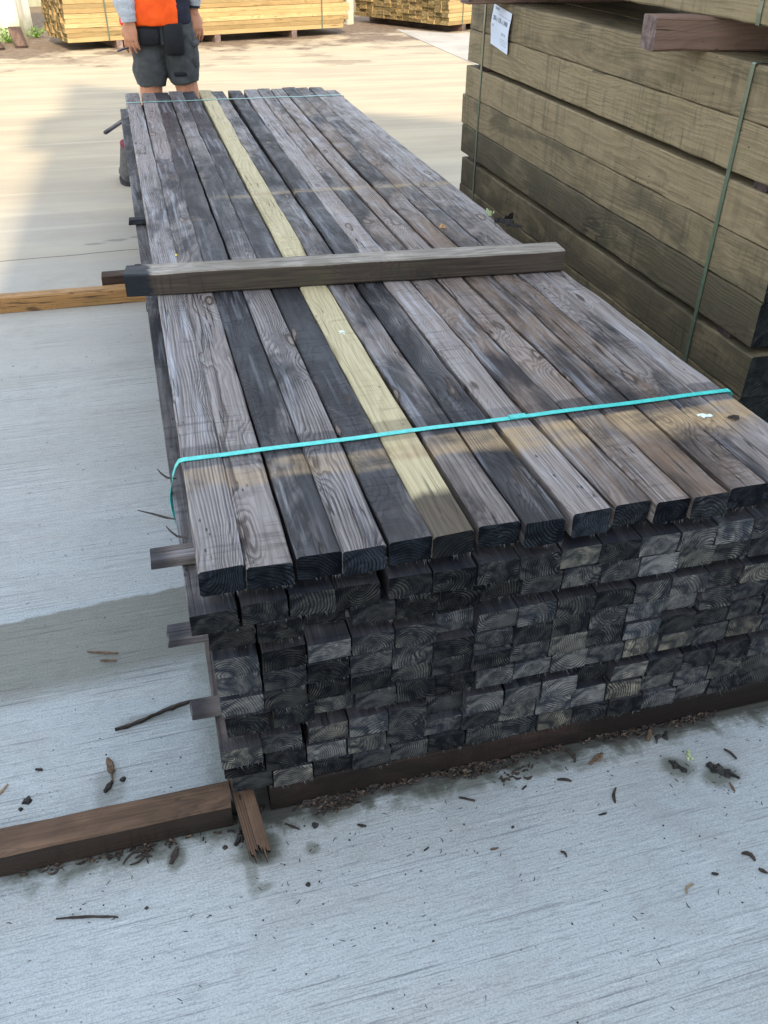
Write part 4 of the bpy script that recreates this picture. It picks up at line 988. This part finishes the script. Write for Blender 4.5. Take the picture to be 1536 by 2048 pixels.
# things on the deck
WHITE = plain('bird dropping white', (.62, .74, .74), .6, .3, var=.1)
ZT = .6072
def deckbit(name, label, cat, parts, m, z=ZT):
    v, f = merge(parts); c = sum(v, Vector()) / len(v); c.z = 0
    o = link(name, mesh(name, [p - c for p in v], f, m), None, c); tag(o, label, cat)
deckbit('dropping', 'white bird dropping on the second plank from the right near the front', 'dropping', [clod((1.037, .255), .010, .002, 9, ZT), clod((1.049, .252), .007, .002, 8, ZT), clod((1.027, .259), .005, .0015, 7, ZT)], WHITE)
deckbit('dropping', 'white dropping on the pale yellow plank beyond the middle', 'dropping', [clod((.421, .840), .008, .002, 9, ZT), clod((.424, .825), .004, .001, 7, ZT)], WHITE)
deckbit('dropping', 'white smear on dark plank just beyond the cross batten', 'dropping', [clod((.515, 1.30), .010, .0015, 9, ZT), clod((.53, 1.31), .006, .001, 7, ZT)], WHITE)
deckbit('snail', 'small tan snail shell on the far half of the dark deck', 'snail', [clod((.916, 1.563), .009, .012, 10, ZT), clod((.922, 1.557), .006, .007, 8, ZT)], plain('snail shell', (.45, .26, .11), .4))
deckbit('bark_piece', 'small glossy brown bark lump on the rightmost plank near the strap', 'bark', [clod((1.092, .231), .009, .007, 8, ZT), clod((1.083, .234), .006, .005, 7, ZT)], BARK)
deckbit('lichen', 'cream lichen tuft on the right edge of the deck beyond the batten', 'lichen', [clod((1.122 + dr.uniform(-.014, .012), 1.66 + dr.uniform(-.03, .03)), dr.uniform(.003, .007), dr.uniform(.006, .018), 7, ZT) for _ in range(9)], MOSS)
deckbit('bark_piece', 'ragged black bark hanging at the right edge of the deck', 'bark', [S_((1.10, 1.58), (1.15, 1.54), .022, .012, .1, z=ZT), S_((1.13, 1.57), (1.17, 1.60), .012, .015, .1, z=ZT), S_((1.12, 1.53), (1.16, 1.50), .012, .008, .1, z=ZT)], SOILM)
deckbit('leaf', 'tiny bright yellow leaf in the gap between the two leftmost planks', 'leaf', [clod((.078, 1.49), .005, .004, 6, ZT)], plain('yellow leaf', (.75, .62, .12), .6))
for k, (x, y) in enumerate(((-.02, .36), (-.03, .23), (-.015, .17))):
    deckbit('bark_strip', ['thin curled bark strip under the bend of the turquoise strap', 'dark bark strip sticking out left of the stack near the strap', 'hair-like root fibre beside the leftmost plank near the front'][k], 'bark strip',
            [([Vector(p) for p in q[0]], q[1]) for q in [tube([(x + .012, y - .02, .57), (x - .004, y, .562), (x - .014 - .012 * (k == 1), y + .012, .566), (x - .020 - .03 * (k == 1), y + .02, .572)], [.0012, .0022, .0018, .0008], 6)]], BARK)
# grey scraps on the far left side of the stack
debris('wood_scrap', 'dull grey board scrap leaning against the far left side of the dark stack', 'wood scrap', [([Vector((x, y, z)) for x, y, z in ((-.044, 3.30, .40), (-.034, 3.30, .40), (-.034, 3.32, .50), (-.040, 3.32, .50), (-.047, 3.62, .30), (-.036, 3.62, .30), (-.034, 3.95, .54), (-.042, 3.95, .53))], [(0, 1, 2, 3), (5, 4, 7, 6), (4, 0, 3, 7), (1, 5, 6, 2), (3, 2, 6, 7), (4, 5, 1, 0)])], plain('grey board scrap', (.08, .08, .075), .8, bump=.4))
# leaning planks, weeds and grass by the wall
LEANM = (.4, .55, .5, .8)
for k, (p, rz, rx, L) in enumerate((((-1.15, 11.50, .0), 14, 32, .34), ((-1.40, 11.35, .0), 30, 28, .30))):
    me = timber('plank', .15, .03, L, rg, SPACER, 8); o = link('plank', me, None, p, (R(rx), 0, R(rz)), LEANM)
    tag(o, ['short brown plank end leaning on soil against the white wall', 'dark plank half outside the left photo edge by the weeds'][k], 'plank')
GRN = plain('weed leaf', (.16, .30, .05), .6, .3, var=.3, sc=60)
def weed(c, n, r, label):
    parts = []
    for _ in range(n):
        a = dr.uniform(0, 6.3); q = r * dr.random() ** .6; base = Vector((c[0] + q * math.cos(a), c[1] + q * math.sin(a), dr.uniform(.02, r * .9)))
        s_ = dr.uniform(.018, .045); t = Vector((dr.uniform(-1, 1), dr.uniform(-1, 1), dr.uniform(.0, .6))).normalized(); b = t.cross(Vector((dr.uniform(-1, 1), dr.uniform(-1, 1), 1))).normalized()
        m_ = base + t * s_; parts.append(([base, base + t * s_ * .5 + b * s_ * .35, m_, base + t * s_ * .5 - b * s_ * .35, base + Vector((0, 0, -.0005))], [(0, 1, 2, 3)]))
        parts.append(tube([Vector((c[0], c[1], 0)), (Vector((c[0], c[1], 0)) + base) / 2 + Vector((0, 0, .01)), base], [.0015, .0012, .001], 4))
    v, f = merge(parts); c = Vector((c[0], c[1], 0))
    o = link('weed', mesh('weed', [p - c for p in v], f, GRN), None, c); tag(o, label, 'weed')
weed((-1.33, 12.02), 110, .17, 'low green weed clump at the foot of the white wall, far left')
weed((-1.02, 12.50), 70, .14, 'dark green weed between the white wall corner and the board pack')
weed((-1.50, 11.75), 70, .14, 'green weed at the left photo edge beside the dark plank')
#DEBRIS-END
# ------------------------------------------------------------------ light, sky, camera
w = bpy.data.worlds.new('World'); SC.world = w; w.use_nodes = True
nt = w.node_tree; nt.nodes.clear()
sky = nt.nodes.new('ShaderNodeTexSky'); sky.sky_type = 'NISHITA'; sky.sun_disc = False
sky.sun_elevation = E_; sky.sun_rotation = R(180); sky.altitude = 50; sky.air_density = 1.0; sky.dust_density = 1.2; sky.ozone_density = 1.0
bg = nt.nodes.new('ShaderNodeBackground'); bg.inputs[1].default_value = .15
ow = nt.nodes.new('ShaderNodeOutputWorld'); tcw = nt.nodes.new('ShaderNodeTexCoord'); nz = nt.nodes.new('ShaderNodeTexNoise'); nt.links.new(tcw.outputs['Generated'], nz.inputs['Vector'])
nz.inputs['Scale'].default_value = 2.6; nz.inputs['Detail'].default_value = 5; nz.inputs['Roughness'].default_value = .55
mr = nt.nodes.new('ShaderNodeMapRange'); nt.links.new(nz.outputs[0], mr.inputs[0]); mr.inputs[1].default_value = .36; mr.inputs[2].default_value = .60; mr.inputs[4].default_value = .80
mxw = nt.nodes.new('ShaderNodeMix'); mxw.data_type = 'RGBA'; nt.links.new(mr.outputs[0], mxw.inputs[0]); nt.links.new(sky.outputs[0], mxw.inputs[6]); mxw.inputs[7].default_value = (6.6, 7.0, 7.3, 1)
nt.links.new(mxw.outputs[2], bg.inputs[0]); nt.links.new(bg.outputs[0], ow.inputs[0])
sl = bpy.data.lights.new('sun', 'SUN'); sl.energy = 2.3; sl.angle = R(1.0); sl.color = (1, .83, .57)
so_ = bpy.data.objects.new('sun', sl); COL.objects.link(so_)
d = Vector((.03 * math.cos(E_), math.cos(E_), -math.sin(E_)))
so_.rotation_euler = d.to_track_quat('-Z', 'Y').to_euler(); so_.location = (-2, -20, 20)
cam = bpy.data.cameras.new('camera'); co = bpy.data.objects.new('camera', cam); COL.objects.link(co); SC.camera = co
yaw, pit, rol, F = .2718539593722687, .6139296501331649, .011734272079102465, 1713.3192003741615
cy_, sy_, cp, sp, cr_, sr_ = math.cos(yaw), math.sin(yaw), math.cos(pit), math.sin(pit), math.cos(rol), math.sin(rol)
f_ = Vector((sy_ * cp, cy_ * cp, -sp)); r_ = Vector((cy_, -sy_, 0)); u_ = r_.cross(f_)
r2 = r_ * cr_ + u_ * sr_; u2 = u_ * cr_ - r_ * sr_
M = Matrix((r2, u2, -f_)).transposed().to_4x4(); M.translation = Vector((.006636601888827956, -1.045175965006878, 1.4375212039066996))
co.matrix_world = M
cam.sensor_fit = 'VERTICAL'; cam.sensor_height = 36; cam.sensor_width = 27; cam.lens = F / 2048 * 36
cam.clip_start = .02; cam.clip_end = 500
SC.view_settings.view_transform = 'Standard'; SC.view_settings.look = 'None'; SC.view_settings.gamma = 1
SC.view_settings.exposure = 1.42
SC.render.film_transparent = False
